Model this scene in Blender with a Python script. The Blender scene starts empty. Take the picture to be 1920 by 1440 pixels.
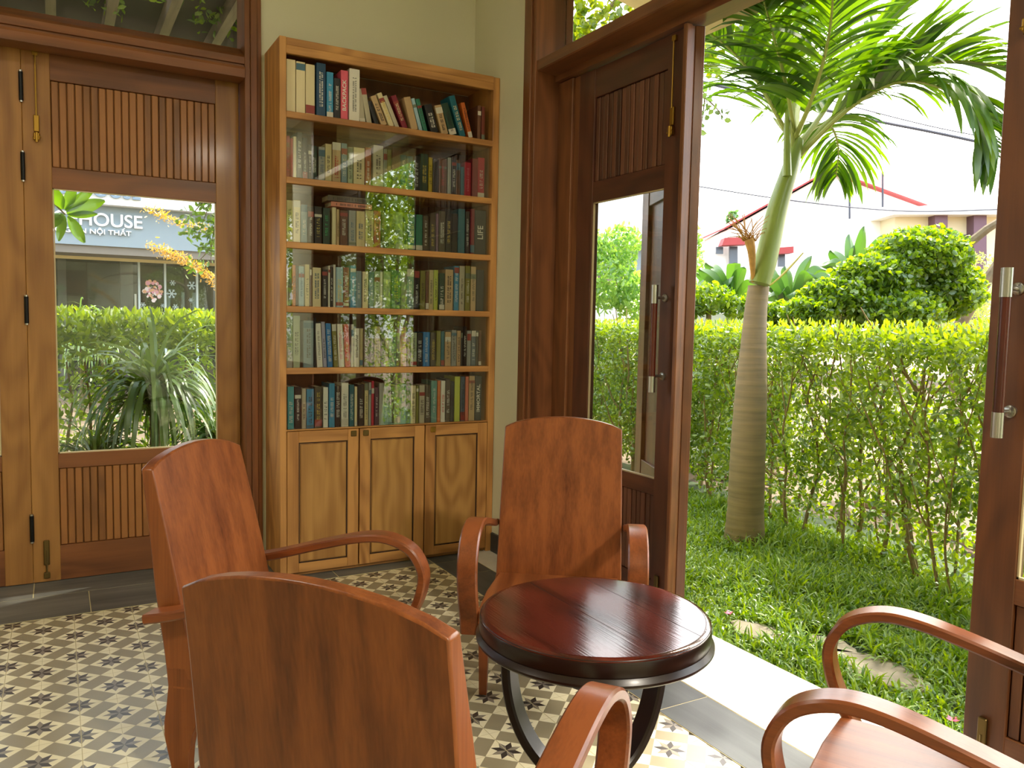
import bpy, bmesh, math, random
import numpy as np
from mathutils import Vector, Matrix
random.seed(7); RNG = np.random.default_rng(11)
C = bpy.context.scene.collection
PI = math.pi
R = math.radians

# ------------------------------------------------------------------ camera
F_PX, YAW, PITCH, ROLL, EYE = 1507.2154, 0.516216, 0.0752492, 0.0201590, 1.45
cy, sy = math.cos(YAW), math.sin(YAW)
FW = Vector((sy*math.cos(PITCH), cy*math.cos(PITCH), -math.sin(PITCH)))
RT0 = Vector((cy, -sy, 0)); UP0 = RT0.cross(FW)
RT = RT0*math.cos(ROLL)+UP0*math.sin(ROLL); UP = UP0*math.cos(ROLL)-RT0*math.sin(ROLL)
cam_d = bpy.data.cameras.new('camera'); cam = bpy.data.objects.new('camera', cam_d); C.objects.link(cam)
M = Matrix((RT, UP, -FW)).transposed().to_4x4(); M.translation = (0, 0, EYE)
cam.matrix_world = M
cam_d.sensor_width = 36; cam_d.lens = F_PX/1920*36; cam_d.clip_start = .02; cam_d.clip_end = 300
bpy.context.scene.camera = cam
def at(x, y, d):
    """a point of the place seen towards (x, y) at forward distance d"""
    v = RT*((x-960)/F_PX)+UP*((720-y)/F_PX)+FW
    return Vector((0, 0, EYE))+v*d

# ------------------------------------------------------------------ materials
def s2l(c):
    return tuple((v/12.92 if v <= .04045 else ((v+.055)/1.055)**2.4) for v in [k/255 for k in c])
def newmat(name):
    m = bpy.data.materials.new(name); m.use_nodes = True
    nt = m.node_tree; nt.nodes.clear()
    out = nt.nodes.new('ShaderNodeOutputMaterial')
    return m, nt, out
def princ(nt, out, col=None, rough=.5, metal=0, coat=0, spec=.5):
    b = nt.nodes.new('ShaderNodeBsdfPrincipled')
    if col: b.inputs['Base Color'].default_value = (*col, 1)
    b.inputs['Roughness'].default_value = rough; b.inputs['Metallic'].default_value = metal
    b.inputs['Coat Weight'].default_value = coat; b.inputs['Coat Roughness'].default_value = .12
    b.inputs['Specular IOR Level'].default_value = spec
    nt.links.new(b.outputs[0], out.inputs[0]); return b
_c = {}
def plain(name, rgb, rough=.5, metal=0, coat=0, spec=.5, var=0.0, scale=8, bump=0):
    if name in _c: return _c[name]
    m, nt, out = newmat(name); c = s2l(rgb); b = princ(nt, out, c, rough, metal, coat, spec)
    if var or bump:
        tc = nt.nodes.new('ShaderNodeTexCoord'); n = nt.nodes.new('ShaderNodeTexNoise')
        n.inputs['Scale'].default_value = scale; n.inputs['Detail'].default_value = 5
        nt.links.new(tc.outputs['Object'], n.inputs['Vector'])
        if var:
            r = nt.nodes.new('ShaderNodeValToRGB')
            r.color_ramp.elements[0].position = .3; r.color_ramp.elements[1].position = .7
            r.color_ramp.elements[0].color = (*[k*(1-var) for k in c], 1); r.color_ramp.elements[1].color = (*[min(1, k*(1+var)) for k in c], 1)
            nt.links.new(n.outputs['Fac'], r.inputs[0]); nt.links.new(r.outputs[0], b.inputs['Base Color'])
        if bump:
            bp = nt.nodes.new('ShaderNodeBump'); bp.inputs['Strength'].default_value = bump; bp.inputs['Distance'].default_value = .01
            nt.links.new(n.outputs['Fac'], bp.inputs['Height']); nt.links.new(bp.outputs[0], b.inputs['Normal'])
    _c[name] = m; return m
def wood(name, light, dark, axis='z', rough=.38, coat=.15, freq=9, island=.12, fine=.25, wav=1.0, spec=.5):
    key = name+axis
    if key in _c: return _c[key]
    m, nt, out = newmat(key); b = princ(nt, out, None, rough, 0, coat, spec)
    N, L = nt.nodes, nt.links
    tc = N.new('ShaderNodeTexCoord'); geo = N.new('ShaderNodeNewGeometry')
    off = N.new('ShaderNodeVectorMath'); off.operation = 'SCALE'; off.inputs[0].default_value = (7.3, 3.1, 5.7)
    L.new(geo.outputs['Random Per Island'], off.inputs['Scale'])
    add = N.new('ShaderNodeVectorMath'); L.new(tc.outputs['Object'], add.inputs[0]); L.new(off.outputs[0], add.inputs[1])
    def mapped(sl, sa):
        mp = N.new('ShaderNodeMapping'); sc = {'x': (sl, sa, sa), 'y': (sa, sl, sa), 'z': (sa, sa, sl)}[axis]
        mp.inputs['Scale'].default_value = sc; L.new(add.outputs[0], mp.inputs[0]); return mp
    n1 = N.new('ShaderNodeTexNoise'); n1.inputs['Scale'].default_value = 1; n1.inputs['Detail'].default_value = 3
    n1.inputs['Distortion'].default_value = .6*wav
    L.new(mapped(.45, freq).outputs[0], n1.inputs['Vector'])
    n3 = N.new('ShaderNodeTexNoise'); n3.inputs['Scale'].default_value = 1; n3.inputs['Detail'].default_value = 2
    L.new(mapped(.8, 3).outputs[0], n3.inputs['Vector'])
    # growth rings: sine of a slow field
    mul = N.new('ShaderNodeMath'); mul.operation = 'MULTIPLY'; mul.inputs[1].default_value = 55
    L.new(n3.outputs['Fac'], mul.inputs[0])
    sn = N.new('ShaderNodeMath'); sn.operation = 'SINE'; L.new(mul.outputs[0], sn.inputs[0])
    mr = N.new('ShaderNodeMapRange'); mr.inputs[1].default_value = -1; mr.inputs[2].default_value = 1; mr.inputs[3].default_value = -.12*wav; mr.inputs[4].default_value = .12*wav
    L.new(sn.outputs[0], mr.inputs[0])
    n2 = N.new('ShaderNodeTexNoise'); n2.inputs['Scale'].default_value = 1; n2.inputs['Detail'].default_value = 4
    L.new(mapped(5, 160).outputs[0], n2.inputs['Vector'])
    f = N.new('ShaderNodeMath'); f.operation = 'ADD'; L.new(n1.outputs['Fac'], f.inputs[0]); L.new(mr.outputs[0], f.inputs[1])
    f2 = N.new('ShaderNodeMath'); f2.operation = 'MULTIPLY_ADD'; f2.inputs[1].default_value = fine; L.new(n2.outputs['Fac'], f2.inputs[0]); L.new(f.outputs[0], f2.inputs[2])
    ri = N.new('ShaderNodeMath'); ri.operation = 'MULTIPLY_ADD'; ri.inputs[1].default_value = island*2; L.new(geo.outputs['Random Per Island'], ri.inputs[0]); L.new(f2.outputs[0], ri.inputs[2])
    cr = N.new('ShaderNodeValToRGB'); e = cr.color_ramp.elements
    c0, c1 = s2l(dark), s2l(light)
    e[0].position = .38; e[0].color = (*c0, 1); e[1].position = .88+island; e[1].color = (*c1, 1)
    L.new(ri.outputs[0], cr.inputs[0]); L.new(cr.outputs[0], b.inputs['Base Color'])
    bp = N.new('ShaderNodeBump'); bp.inputs['Strength'].default_value = .12; bp.inputs['Distance'].default_value = .002
    L.new(n2.outputs['Fac'], bp.inputs['Height']); L.new(bp.outputs[0], b.inputs['Normal'])
    _c[key] = m; return m
def leafmat(name, rgb, rgb2, trans=.5, rough=.45, gloss=.12):
    if name in _c: return _c[name]
    m, nt, out = newmat(name); N, L = nt.nodes, nt.links
    geo = N.new('ShaderNodeNewGeometry'); cr = N.new('ShaderNodeValToRGB'); e = cr.color_ramp.elements
    e[0].color = (*s2l(rgb), 1); e[1].color = (*s2l(rgb2), 1); L.new(geo.outputs['Random Per Island'], cr.inputs[0])
    d = N.new('ShaderNodeBsdfDiffuse'); t = N.new('ShaderNodeBsdfTranslucent'); g = N.new('ShaderNodeBsdfGlossy'); g.inputs['Roughness'].default_value = rough
    hs = N.new('ShaderNodeHueSaturation'); hs.inputs['Hue'].default_value = .475; hs.inputs['Saturation'].default_value = 1.15; hs.inputs['Value'].default_value = 1.5
    L.new(cr.outputs[0], d.inputs[0]); L.new(cr.outputs[0], hs.inputs['Color']); L.new(hs.outputs[0], t.inputs[0])
    g.inputs[0].default_value = (.8, .85, .8, 1)
    m1 = N.new('ShaderNodeMixShader'); m1.inputs[0].default_value = trans; L.new(d.outputs[0], m1.inputs[1]); L.new(t.outputs[0], m1.inputs[2])
    m2 = N.new('ShaderNodeMixShader'); m2.inputs[0].default_value = gloss; L.new(m1.outputs[0], m2.inputs[1]); L.new(g.outputs[0], m2.inputs[2])
    L.new(m2.outputs[0], out.inputs[0]); _c[name] = m; return m
def glassmat(name, tint=(.96, .98, .96), ior=1.5):
    if name in _c: return _c[name]
    m, nt, out = newmat(name); N, L = nt.nodes, nt.links
    t = N.new('ShaderNodeBsdfTransparent'); t.inputs[0].default_value = (*tint, 1)
    g = N.new('ShaderNodeBsdfGlossy'); g.inputs['Roughness'].default_value = .01
    fr = N.new('ShaderNodeFresnel'); ge = N.new('ShaderNodeNewGeometry'); io = N.new('ShaderNodeMapRange')
    io.inputs[3].default_value = ior; io.inputs[4].default_value = 1/ior; L.new(ge.outputs['Backfacing'], io.inputs[0]); L.new(io.outputs[0], fr.inputs['IOR'])
    mx = N.new('ShaderNodeMixShader'); L.new(fr.outputs[0], mx.inputs[0]); L.new(t.outputs[0], mx.inputs[1]); L.new(g.outputs[0], mx.inputs[2])
    L.new(mx.outputs[0], out.inputs[0]); _c[name] = m; return m

# ------------------------------------------------------------------ mesh helpers
class MB:
    def __init__(s): s.v = []; s.f = []; s.mi = []; s.cur = 0
    def add(s, vs, fs, mi=None):
        o = len(s.v); s.v += [tuple(p) for p in vs]; s.f += [tuple(i+o for i in f) for f in fs]
        s.mi += [s.cur if mi is None else mi]*len(fs); return s
    def box(s, x0, x1, y0, y1, z0, z1, c=0.0, mi=None):
        x0, x1 = sorted((x0, x1)); y0, y1 = sorted((y0, y1)); z0, z1 = sorted((z0, z1))
        if c <= 0 or min(x1-x0, y1-y0, z1-z0) <= 2.2*c:
            v = [(x, y, z) for x in (x0, x1) for y in (y0, y1) for z in (z0, z1)]
            return s.add(v, [(0, 1, 3, 2), (4, 6, 7, 5), (0, 4, 5, 1), (2, 3, 7, 6), (0, 2, 6, 4), (1, 5, 7, 3)], mi)
        bm = bmesh.new(); bmesh.ops.create_cube(bm, size=1)
        bmesh.ops.scale(bm, vec=(x1-x0, y1-y0, z1-z0), verts=bm.verts)
        bmesh.ops.translate(bm, vec=((x0+x1)/2, (y0+y1)/2, (z0+z1)/2), verts=bm.verts)
        bmesh.ops.bevel(bm, geom=bm.edges[:], offset=c, segments=1, affect='EDGES')
        s.bm(bm, mi); return s
    def bm(s, bm, mi=None):
        bm.verts.index_update()
        s.add([v.co for v in bm.verts], [[v.index for v in f.verts] for f in bm.faces], mi); bm.free(); return s
    def prism(s, poly, axis, a0, a1, mi=None):
        n = len(poly)
        def P(u, v, a): return {'x': (a, u, v), 'y': (u, a, v), 'z': (u, v, a)}[axis]
        vs = [P(u, v, a0) for u, v in poly]+[P(u, v, a1) for u, v in poly]
        fs = [tuple(range(n-1, -1, -1)), tuple(range(n, 2*n))]+[(i, (i+1) % n, n+(i+1) % n, n+i) for i in range(n)]
        return s.add(vs, fs, mi)
    def tube(s, pts, rad, n=10, mi=None, cap=True):
        pts = [Vector(p) for p in pts]; rr = rad if hasattr(rad, '__len__') else [rad]*len(pts)
        vs = []; fs = []; prev = None
        for i, p in enumerate(pts):
            t = (pts[min(i+1, len(pts)-1)]-pts[max(i-1, 0)]).normalized()
            if prev is None:
                a = Vector((0, 0, 1)) if abs(t.z) < .9 else Vector((1, 0, 0)); u = t.cross(a).normalized()
            else: u = (prev-t*prev.dot(t)).normalized()
            prev = u; w = t.cross(u)
            vs += [p+(u*math.cos(k*2*PI/n)+w*math.sin(k*2*PI/n))*rr[i] for k in range(n)]
        for i in range(len(pts)-1):
            for k in range(n): fs.append((i*n+k, i*n+(k+1) % n, (i+1)*n+(k+1) % n, (i+1)*n+k))
        if cap: fs += [tuple(range(n-1, -1, -1)), tuple(range((len(pts)-1)*n, len(pts)*n))]
        return s.add(vs, fs, mi)
    def band(s, pts, axis_v, half, th, mi=None, hw=None):
        """flat band swept along pts; axis_v is its width direction"""
        pts = [Vector(p) for p in pts]; A = Vector(axis_v).normalized(); vs = []; fs = []; n = 8
        for i, p in enumerate(pts):
            t = (pts[min(i+1, len(pts)-1)]-pts[max(i-1, 0)]).normalized(); nn = t.cross(A).normalized()
            h = half if hw is None else hw[i]; c = min(.006, th*.3)
            for a, b in ((-h, -th/2+c), (-h+c, -th/2), (h-c, -th/2), (h, -th/2+c), (h, th/2-c), (h-c, th/2), (-h+c, th/2), (-h, th/2-c)):
                vs.append(p+A*a+nn*b)
        for i in range(len(pts)-1):
            for k in range(n): fs.append((i*n+k, i*n+(k+1) % n, (i+1)*n+(k+1) % n, (i+1)*n+k))
        fs += [tuple(range(n-1, -1, -1)), tuple(range((len(pts)-1)*n, len(pts)*n))]
        return s.add(vs, fs, mi)
    def lathe(s, prof, cx=0, cy=0, n=48, mi=None):
        vs = []; fs = []
        for r, z in prof: vs += [(cx+r*math.cos(k*2*PI/n), cy+r*math.sin(k*2*PI/n), z) for k in range(n)]
        for i in range(len(prof)-1):
            for k in range(n): fs.append((i*n+k, i*n+(k+1) % n, (i+1)*n+(k+1) % n, (i+1)*n+k))
        fs += [tuple(range(n-1, -1, -1)), tuple(range((len(prof)-1)*n, len(prof)*n))]
        return s.add(vs, fs, mi)
    def build(s, name, mats, parent=None, loc=None, smooth=False, bevel=0, sub=0):
        me = bpy.data.meshes.new(name)
        if loc is not None: vs = [(v[0]-loc[0], v[1]-loc[1], v[2]-loc[2]) for v in s.v]
        else: vs = s.v
        me.from_pydata(vs, [], s.f); me.update()
        for m in (mats if isinstance(mats, (list, tuple)) else [mats]): me.materials.append(m)
        if any(s.mi): me.polygons.foreach_set('material_index', s.mi)
        b = bmesh.new(); b.from_mesh(me); bmesh.ops.recalc_face_normals(b, faces=b.faces); b.to_mesh(me); b.free()
        o = bpy.data.objects.new(name, me); C.objects.link(o)
        if smooth:
            me.shade_smooth()
            me.set_sharp_from_angle(angle=R(35))
        if parent is not None: o.parent = parent
        elif loc is not None: o.location = loc
        if bevel:
            md = o.modifiers.new('edge', 'BEVEL'); md.width = bevel; md.segments = 2; md.limit_method = 'ANGLE'; md.angle_limit = R(40)
        return o
def np_mesh(name, V, Fq, mat, parent=None, loc=None, smooth=False):
    me = bpy.data.meshes.new(name); V = np.asarray(V, np.float32).reshape(-1, 3)
    if loc is not None: V = V-np.array(loc, np.float32)
    k = Fq.shape[1]; nf = len(Fq)
    me.vertices.add(len(V)); me.vertices.foreach_set('co', V.ravel())
    me.loops.add(nf*k); me.loops.foreach_set('vertex_index', Fq.astype(np.int32).ravel())
    me.polygons.add(nf); me.polygons.foreach_set('loop_start', np.arange(nf, dtype=np.int32)*k)
    me.update(calc_edges=True); me.validate()
    if smooth: me.shade_smooth()
    me.materials.append(mat)
    o = bpy.data.objects.new(name, me); C.objects.link(o)
    if parent is not None: o.parent = parent
    elif loc is not None: o.location = loc
    return o
def tag(o, label=None, cat=None, group=None, kind=None):
    if label: o['label'] = label
    if cat: o['category'] = cat
    if group: o['group'] = group
    if kind: o['kind'] = kind
    return o
def empty(name, loc=(0, 0, 0), rz=0, **k):
    o = bpy.data.objects.new(name, None); C.objects.link(o); o.location = loc; o.rotation_euler = (0, 0, rz)
    o.empty_display_size = .1
    return tag(o, **k)
def copy_tree(o, parent=None):
    c = o.copy(); C.objects.link(c)
    if parent is not None: c.parent = parent
    for ch in list(o.children): copy_tree(ch, c)
    return c
def struct(o, label=None, cat=None): return tag(o, label, cat, None, 'structure')
def spline(pts, n=8):
    """Catmull-Rom through pts"""
    P = [Vector(p) for p in pts]; P = [P[0]*2-P[1]]+P+[P[-1]*2-P[-2]]; out = []
    for i in range(1, len(P)-2):
        for k in range(n):
            t = k/n; a, b, c, d = P[i-1], P[i], P[i+1], P[i+2]
            out.append(.5*((2*b)+(c-a)*t+(2*a-5*b+4*c-d)*t*t+(3*b-a-3*c+d)*t**3))
    out.append(P[-2]); return out
def leaves(cent, size, up=.3, asp=.5, out_dir=None, fold=.25, droop=0.0):
    """(N,3) centres -> folded leaf blades, two quads each"""
    n = len(cent); size = np.broadcast_to(size, (n,))
    d = RNG.normal(size=(n, 3)); d[:, 2] += up
    if out_dir is not None: d += out_dir
    d[:, 2] -= droop
    d /= np.linalg.norm(d, axis=1)[:, None]
    q = RNG.normal(size=(n, 3)); s = np.cross(d, q); s /= np.linalg.norm(s, axis=1)[:, None]
    nn = np.cross(d, s); L = size[:, None]; W = L*asp*.5
    b = cent-d*L*.5; t = cent+d*L*.5+nn*L*-.08
    def P(u, w): return b+d*L*u+s*W*w+nn*abs(w)*W*fold
    V = np.stack([b, P(.3, .85), P(.68, .8), t, P(.68, -.8), P(.3, -.85)], 1).reshape(-1, 3)
    i = np.arange(n)[:, None]*6
    Fq = np.concatenate([i+np.array([[0, 1, 2, 3]]), i+np.array([[0, 3, 4, 5]])])
    # keep both halves of one leaf in one island (they share base and tip)
    return V, Fq
def straps(base, dirv, L, W, droop, nseg=6, taper=True, wdir=None, curl=0.0):
    """long strap leaves: base (N,3), initial unit direction (N,3), length, width, droop (N,)"""
    n = len(base); L = np.broadcast_to(L, (n,)); W = np.broadcast_to(W, (n,)); droop = np.broadcast_to(droop, (n,))
    p = base.copy(); d = dirv.copy(); V = []
    if wdir is None:
        s = np.cross(d, np.array([0, 0, 1.])+RNG.normal(size=(n, 3))*.25); s /= np.linalg.norm(s, axis=1)[:, None]+1e-9
    else: s = wdir
    for k in range(nseg+1):
        u = k/nseg; w = W*.5*(np.sin(PI*min(1, (u*.85+.15)))**.6 if taper else 1)*(1 if k < nseg else .05)
        V += [p-s*w[:, None], p+s*w[:, None]]
        p = p+d*(L/nseg)[:, None]; d = d.copy(); d[:, 2] -= droop/nseg*(1+u*1.2); d /= np.linalg.norm(d, axis=1)[:, None]
    V = np.stack(V, 1).reshape(-1, 3); m = 2*(nseg+1); i = np.arange(n)[:, None]*m
    Fq = np.concatenate([i+np.array([[2*k, 2*k+1, 2*k+3, 2*k+2]]) for k in range(nseg)])
    return V, Fq

# ------------------------------------------------------------------ materials used
OAK = lambda a='z': wood('oak', (206, 150, 84), (154, 102, 50), a, .5, .05, 14, .06, .3, 1.3)
OAKP = lambda a='z': wood('oak_panel', (194, 146, 80), (156, 108, 52), a, .5, .05, 10, .08, .25, 1.6)
DSTI = lambda a='z': wood('door_stile_wood', (172, 122, 62), (130, 84, 36), a, .42, .1, 10, .05, .2, .8)
DRAI = lambda a='x': wood('door_rail_wood', (138, 84, 44), (98, 56, 28), a, .42, .1, 8, .05, .2, .8)
DSLA = lambda a='z': wood('door_slat_wood', (162, 106, 54), (94, 58, 30), a, .45, .08, 8, .35, .2, .8)
EDOR = lambda a='z': wood('east_door_wood', (108, 62, 42), (70, 38, 28), a, .35, .2, 9, .06, .2, .8)
EDSL = lambda a='z': wood('east_slat_wood', (118, 74, 54), (66, 38, 28), a, .4, .1, 6, .3, .1, .3)
EDO2 = lambda a='z': wood('right_door_wood', (120, 72, 38), (80, 46, 24), a, .4, .1, 9, .06, .2, .8)
EJAM = lambda a='z': wood('east_frame_wood', (134, 84, 50), (88, 52, 30), a, .35, .15, 12, .05, .3, .8)
CHAIR = lambda a='z': wood('chair_wood', (148, 84, 42), (86, 40, 18), a, .3, .04, 20, .06, .4, .3, .4)
CHAR2 = lambda a='z': wood('chair_arm_wood', (140, 76, 38), (76, 34, 16), a, .28, .06, 13, .06, .4, .4, .45)
TABLE = lambda a='y': wood('table_wood', (100, 38, 26), (42, 15, 11), a, .13, .1, 6, .1, .2, .7)
TABD = plain('table_edge_stain', (32, 17, 14), .3, coat=.05, spec=.4)
SLATE = wood('slate_plank', (124, 122, 114), (82, 82, 78), 'x', .45, 0, 12, .1, .1, .5, .3)
SLATEY = wood('slate_plank', (96, 100, 100), (66, 70, 70), 'y', .45, 0, 12, .1, .1, .5, .3)
WALLM = plain('wall_paint', (224, 223, 198), .85, var=.015, scale=3)
CEILM = plain('ceiling_paint', (238, 236, 226), .9)
GLASS = glassmat('clear_glass'); BGLASS = glassmat('bookcase_glass', (.95, .97, .95), 1.9)
STEEL = plain('brushed_steel', (190, 190, 186), .28, 1); BRASS = plain('brass', (176, 138, 62), .35, 1); AGED = plain('aged_brass', (120, 100, 60), .45, 1)
BLACKM = plain('black_metal', (22, 22, 22), .35, .6)
STONE = plain('pale_stone', (225, 222, 214), .5, var=.05, scale=14)
# ------------------------------------------------------------------ floor
def tile_floor():
    p, X0, Y0 = .2515, .048, 3.797
    c = p/math.sqrt(2); w = .36*c; s = c-w; h = s/2; Rr = .0565; a = Rr/1.848
    u = Vector((.7071, .7071, 0)); v = Vector((-.7071, .7071, 0)); m = MB()
    def quad(o, a0, a1, b0, b1, z, mi): m.add([o+u*x+v*y+Vector((0, 0, z)) for x, y in ((a0, b0), (a1, b0), (a1, b1), (a0, b1))], [(0, 1, 2, 3)], mi)
    for i in range(-36, 18):
        for j in range(-60, 12):
            cx, cy_ = X0+i*p/2, Y0+j*p/2
            if (i+j) % 2: continue
            if not (-4.5 < cx < 2.05 and -4.2 < cy_ < 4.45): continue
            o = Vector((cx, cy_, 0))
            quad(o, -h, h, -h, h, 0, 0); quad(o, h, h+w, -h, h, 0, 1); quad(o, -h, h, h, h+w, 0, 1); quad(o, h, h+w, h, h+w, 0, 0)
            n = o+u*(h+w/2)+v*(h+w/2)+Vector((0, 0, .0003)); t = .0006
            for d, e in ((Vector((1, 0, 0)), Vector((0, 1, 0))), (Vector((0, 1, 0)), Vector((1, 0, 0)))):
                L = w*.7; m.add([n-d*L-e*t, n+d*L-e*t, n+d*L+e*t, n-d*L+e*t], [(0, 1, 2, 3)], 4)
            for k in range(8):
                th = k*PI/4; P = lambda r, q: o+Vector((r*math.cos(q), r*math.sin(q), .0003))
                m.add([P(0, 0), P(a, th-PI/8), P(Rr, th), P(a, th+PI/8)], [(0, 1, 2), (0, 2, 3)], (2 if k % 2 else 3))
    # grout joints, running both ways
    for i in range(-18, 8):
        x = X0+i*p; m.add([(x-.0012, -4.2, .0006), (x+.0012, -4.2, .0006), (x+.0012, 4.335, .0006), (x-.0012, 4.335, .0006)], [(0, 1, 2, 3)], 4)
    for j in range(-31, 3):
        y = Y0+j*p; m.add([(-4.5, y-.0006, .0006), (1.95, y-.0006, .0006), (1.95, y+.0006, .0006), (-4.5, y+.0006, .0006)], [(0, 1, 2, 3)], 4)
    cream = plain('tile_cream', (236, 227, 190), .3, var=.03, scale=6); grey = plain('tile_grey', (150, 140, 112), .3, var=.05, scale=6)
    f = m.build('floor', [cream, grey, plain('tile_dark', (62, 56, 50), .3), plain('tile_mid', (136, 128, 114), .3), plain('grout', (196, 184, 140), .7)])
    struct(f, 'patterned cement tile floor of cream, grey and black eight-pointed stars', 'floor')
tile_floor()
b = MB(); b.box(-4.8, 2.61, -4.4, 5.0, -.12, -.004)
struct(b.build('floor_slab', plain('screed', (120, 116, 108), .8)), 'concrete slab beneath the floor tiles', 'floor')
def strip(name, x0, x1, y0, y1, joints, along, mat, label, z=.0035):
    m = MB(); g = .0022
    js = sorted(joints); lo, hi = (x0, x1) if along == 'x' else (y0, y1)
    e = [lo]+[j for j in js if lo < j < hi]+[hi]
    for a, b_ in zip(e[:-1], e[1:]):
        if along == 'x': m.box(a+g, b_-g, y0+g, y1-g, -.003, z, .001)
        else: m.box(x0+g, x1-g, a+g, b_-g, -.003, z, .001)
    m.box(x0, x1, y0, y1, -.004, z-.0012, mi=1)
    struct(m.build(name, [mat, plain('grout', (196, 184, 140), .7)]), label, 'floor border')
strip('trim_1', -4.6, 1.95, 4.335, 4.68, [.122-.62*k for k in range(-4, 9)], 'x', SLATE, 'inner dark slate plank border along the patterned tiles by the panelled doors')
strip('trim_2', -4.6, 2.61, 4.68, 4.975, [-.129-.62*k for k in range(-5, 9)], 'x', SLATE, 'outer dark slate plank strip under the panelled doors')
strip('trim_3', 1.95, 2.20, -4.2, 4.335, [2.27-.9*k for k in range(-3, 9)], 'y', SLATEY, 'dark slate plank border along the garden side')
strip('trim_4', 2.20, 2.61, -4.2, 4.68, [2.0-1.1*k for k in range(-3, 7)], 'y', STONE, 'pale stone sill along the open garden doorway', .0045)
strip('trim_5', 1.95, 2.20, 4.335, 4.68, [], 'y', SLATEY, 'dark slate corner plank by the bookcase foot')
# ------------------------------------------------------------------ walls and ceiling
ZC = 3.62
def wall(name, boxes, label, mat=WALLM):
    m = MB()
    for q in boxes: m.box(*q)
    struct(m.build(name, mat), label, 'wall')
wall('wall_north', [(.987, 2.61, 4.785, 4.98, .0, ZC), (-4.8, -3.3, 4.785, 4.98, 0, ZC), (-3.3, .987, 4.785, 4.98, 3.56, ZC)], 'pale green painted wall behind the bookcase')
wall('wall_east', [(2.39, 2.61, 4.0, 4.785, 0, ZC), (2.39, 2.61, .40, 4.0, 3.56, ZC), (2.39, 2.61, -.5, .40, 0, ZC), (2.39, 2.61, -3.6, -.5, 3.5, ZC), (2.39, 2.61, -4.4, -3.6, 0, ZC)], 'pale painted wall strip between the bookcase and the garden door frame')
wall('wall_south', [(-4.8, 2.39, -4.4, -4.2, 0, ZC)], 'pale painted wall opposite the bookcase')
wall('wall_west', [(-4.8, -4.6, -4.2, -3.4, 0, ZC), (-4.8, -4.6, 3.8, 4.785, 0, ZC), (-4.8, -4.6, -3.4, 3.8, 0, ZC)], 'pale painted wall on the left side of the room')
m = MB(); m.box(-4.8, 2.61, -4.4, 4.98, ZC, ZC+.15); struct(m.build('ceiling', CEILM), 'plain pale ceiling', 'ceiling')
m = MB(); m.box(2.373, 2.39, 4.125, 4.42, .0045, .125, .003); m.box(2.373, 2.39, -.5, .38, .0045, .125, .003)
struct(m.build('baseboard_east', plain('dark_stone', (60, 62, 62), .45, var=.2, scale=20)), 'dark stone baseboard at the foot of the wall strip', 'baseboard')
for x, y, w_ in ((1.75, -1.4, 'behind the camera by the garden side'), (-1.2, 2.6, 'nearest the panelled doors')):  # unseen lights added to lift the bookcase wall, which daylight leaves dark
    e = empty('ceiling_fill', (x, y, ZC), label='unseen fill light added on the ceiling, '+w_, cat='added fill light')
    MB().lathe([(0, ZC), (.27, ZC), (.27, ZC-.03), (.24, ZC-.045), (0, ZC-.045)], x, y).build('fill_housing', plain('fill_white', (235, 235, 230), .5), e, (x, y, ZC), smooth=True)
    mt, nt_, out_ = newmat('fill_glow'); em = nt_.nodes.new('ShaderNodeEmission'); em.inputs[0].default_value = (1, .91, .76, 1); em.inputs[1].default_value = 6; nt_.links.new(em.outputs[0], out_.inputs[0])
    MB().lathe([(0, ZC-.046), (.235, ZC-.046), (.22, ZC-.055), (0, ZC-.058)], x, y).build('fill_diffuser', mt, e, (x, y, ZC), smooth=True)
    al = bpy.data.lights.new('fill_lamp', 'AREA'); al.shape = 'DISK'; al.size = .46; al.energy = 310 if y < 0 else 50; al.color = (1, .91, .76)
    ao = bpy.data.objects.new('fill_lamp', al); C.objects.link(ao); ao.location = (0, 0, -.065); ao.parent = e
# door casings
m = MB()
for a, b_, y in ((.947, .977, 4.768), (.977, 1.012, 4.755), (1.012, 1.037, 4.765)): m.box(a, b_, y, 4.79, .0, ZC, .003)
m.box(.947, .987, 4.785, 4.985, .0, ZC, .002)
m.box(-3.3, -3.26, 4.785, 4.985, 0, ZC); m.box(-3.38, -3.29, 4.76, 4.79, 0, ZC, .003)
struct(m.build('trim_6', DRAI('z')), 'reddish wooden casing beside the left edge of the bookcase', 'door frame')
m = MB(); prof = [(4.762, 2.79), (4.762, 2.835), (4.768, 2.85), (4.79, 2.852), (4.79, 2.866), (4.775, 2.868), (4.775, 2.905), (4.80, 2.925), (4.90, 2.985), (4.985, 2.985), (4.985, 2.822), (4.905, 2.822), (4.90, 2.79)]
m.prism([(y, z) for y, z in prof], 'x', -3.3, .947)
m.box(-3.26, .947, 4.90, 4.96, 3.52, 3.6, .003)
struct(m.build('trim_7', DRAI('x')), 'moulded wooden transom beam above the panelled doors', 'door frame')
m = MB(); m.box(-3.26, .947, 4.938, 4.944, 2.985, 3.52)
struct(m.build('window_1', GLASS), 'clear transom glass above the panelled doors', 'window')
m = MB()
for a, b_, x in ((3.985, 4.02, 2.372), (4.02, 4.075, 2.36), (4.075, 4.115, 2.37)): m.box(x, 2.395, a, b_, .0045, ZC, .003)
m.box(2.385, 2.62, 3.985, 4.005, .0045, ZC, .002)
m.box(2.53, 2.6, 3.84, 3.985, .0045, 2.822, .004); m.box(2.545, 2.6, 3.785, 3.84, .0045, 2.822, .004)
m.box(2.385, 2.62, .40, .42, .0045, ZC, .002); m.box(2.372, 2.395, .34, .42, .0045, ZC, .003); m.box(2.53, 2.6, .42, .575, .0045, 2.822, .004)
struct(m.build('trim_8', EJAM('z')), 'thick wooden jamb and casing right of the bookcase', 'door frame')
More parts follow.
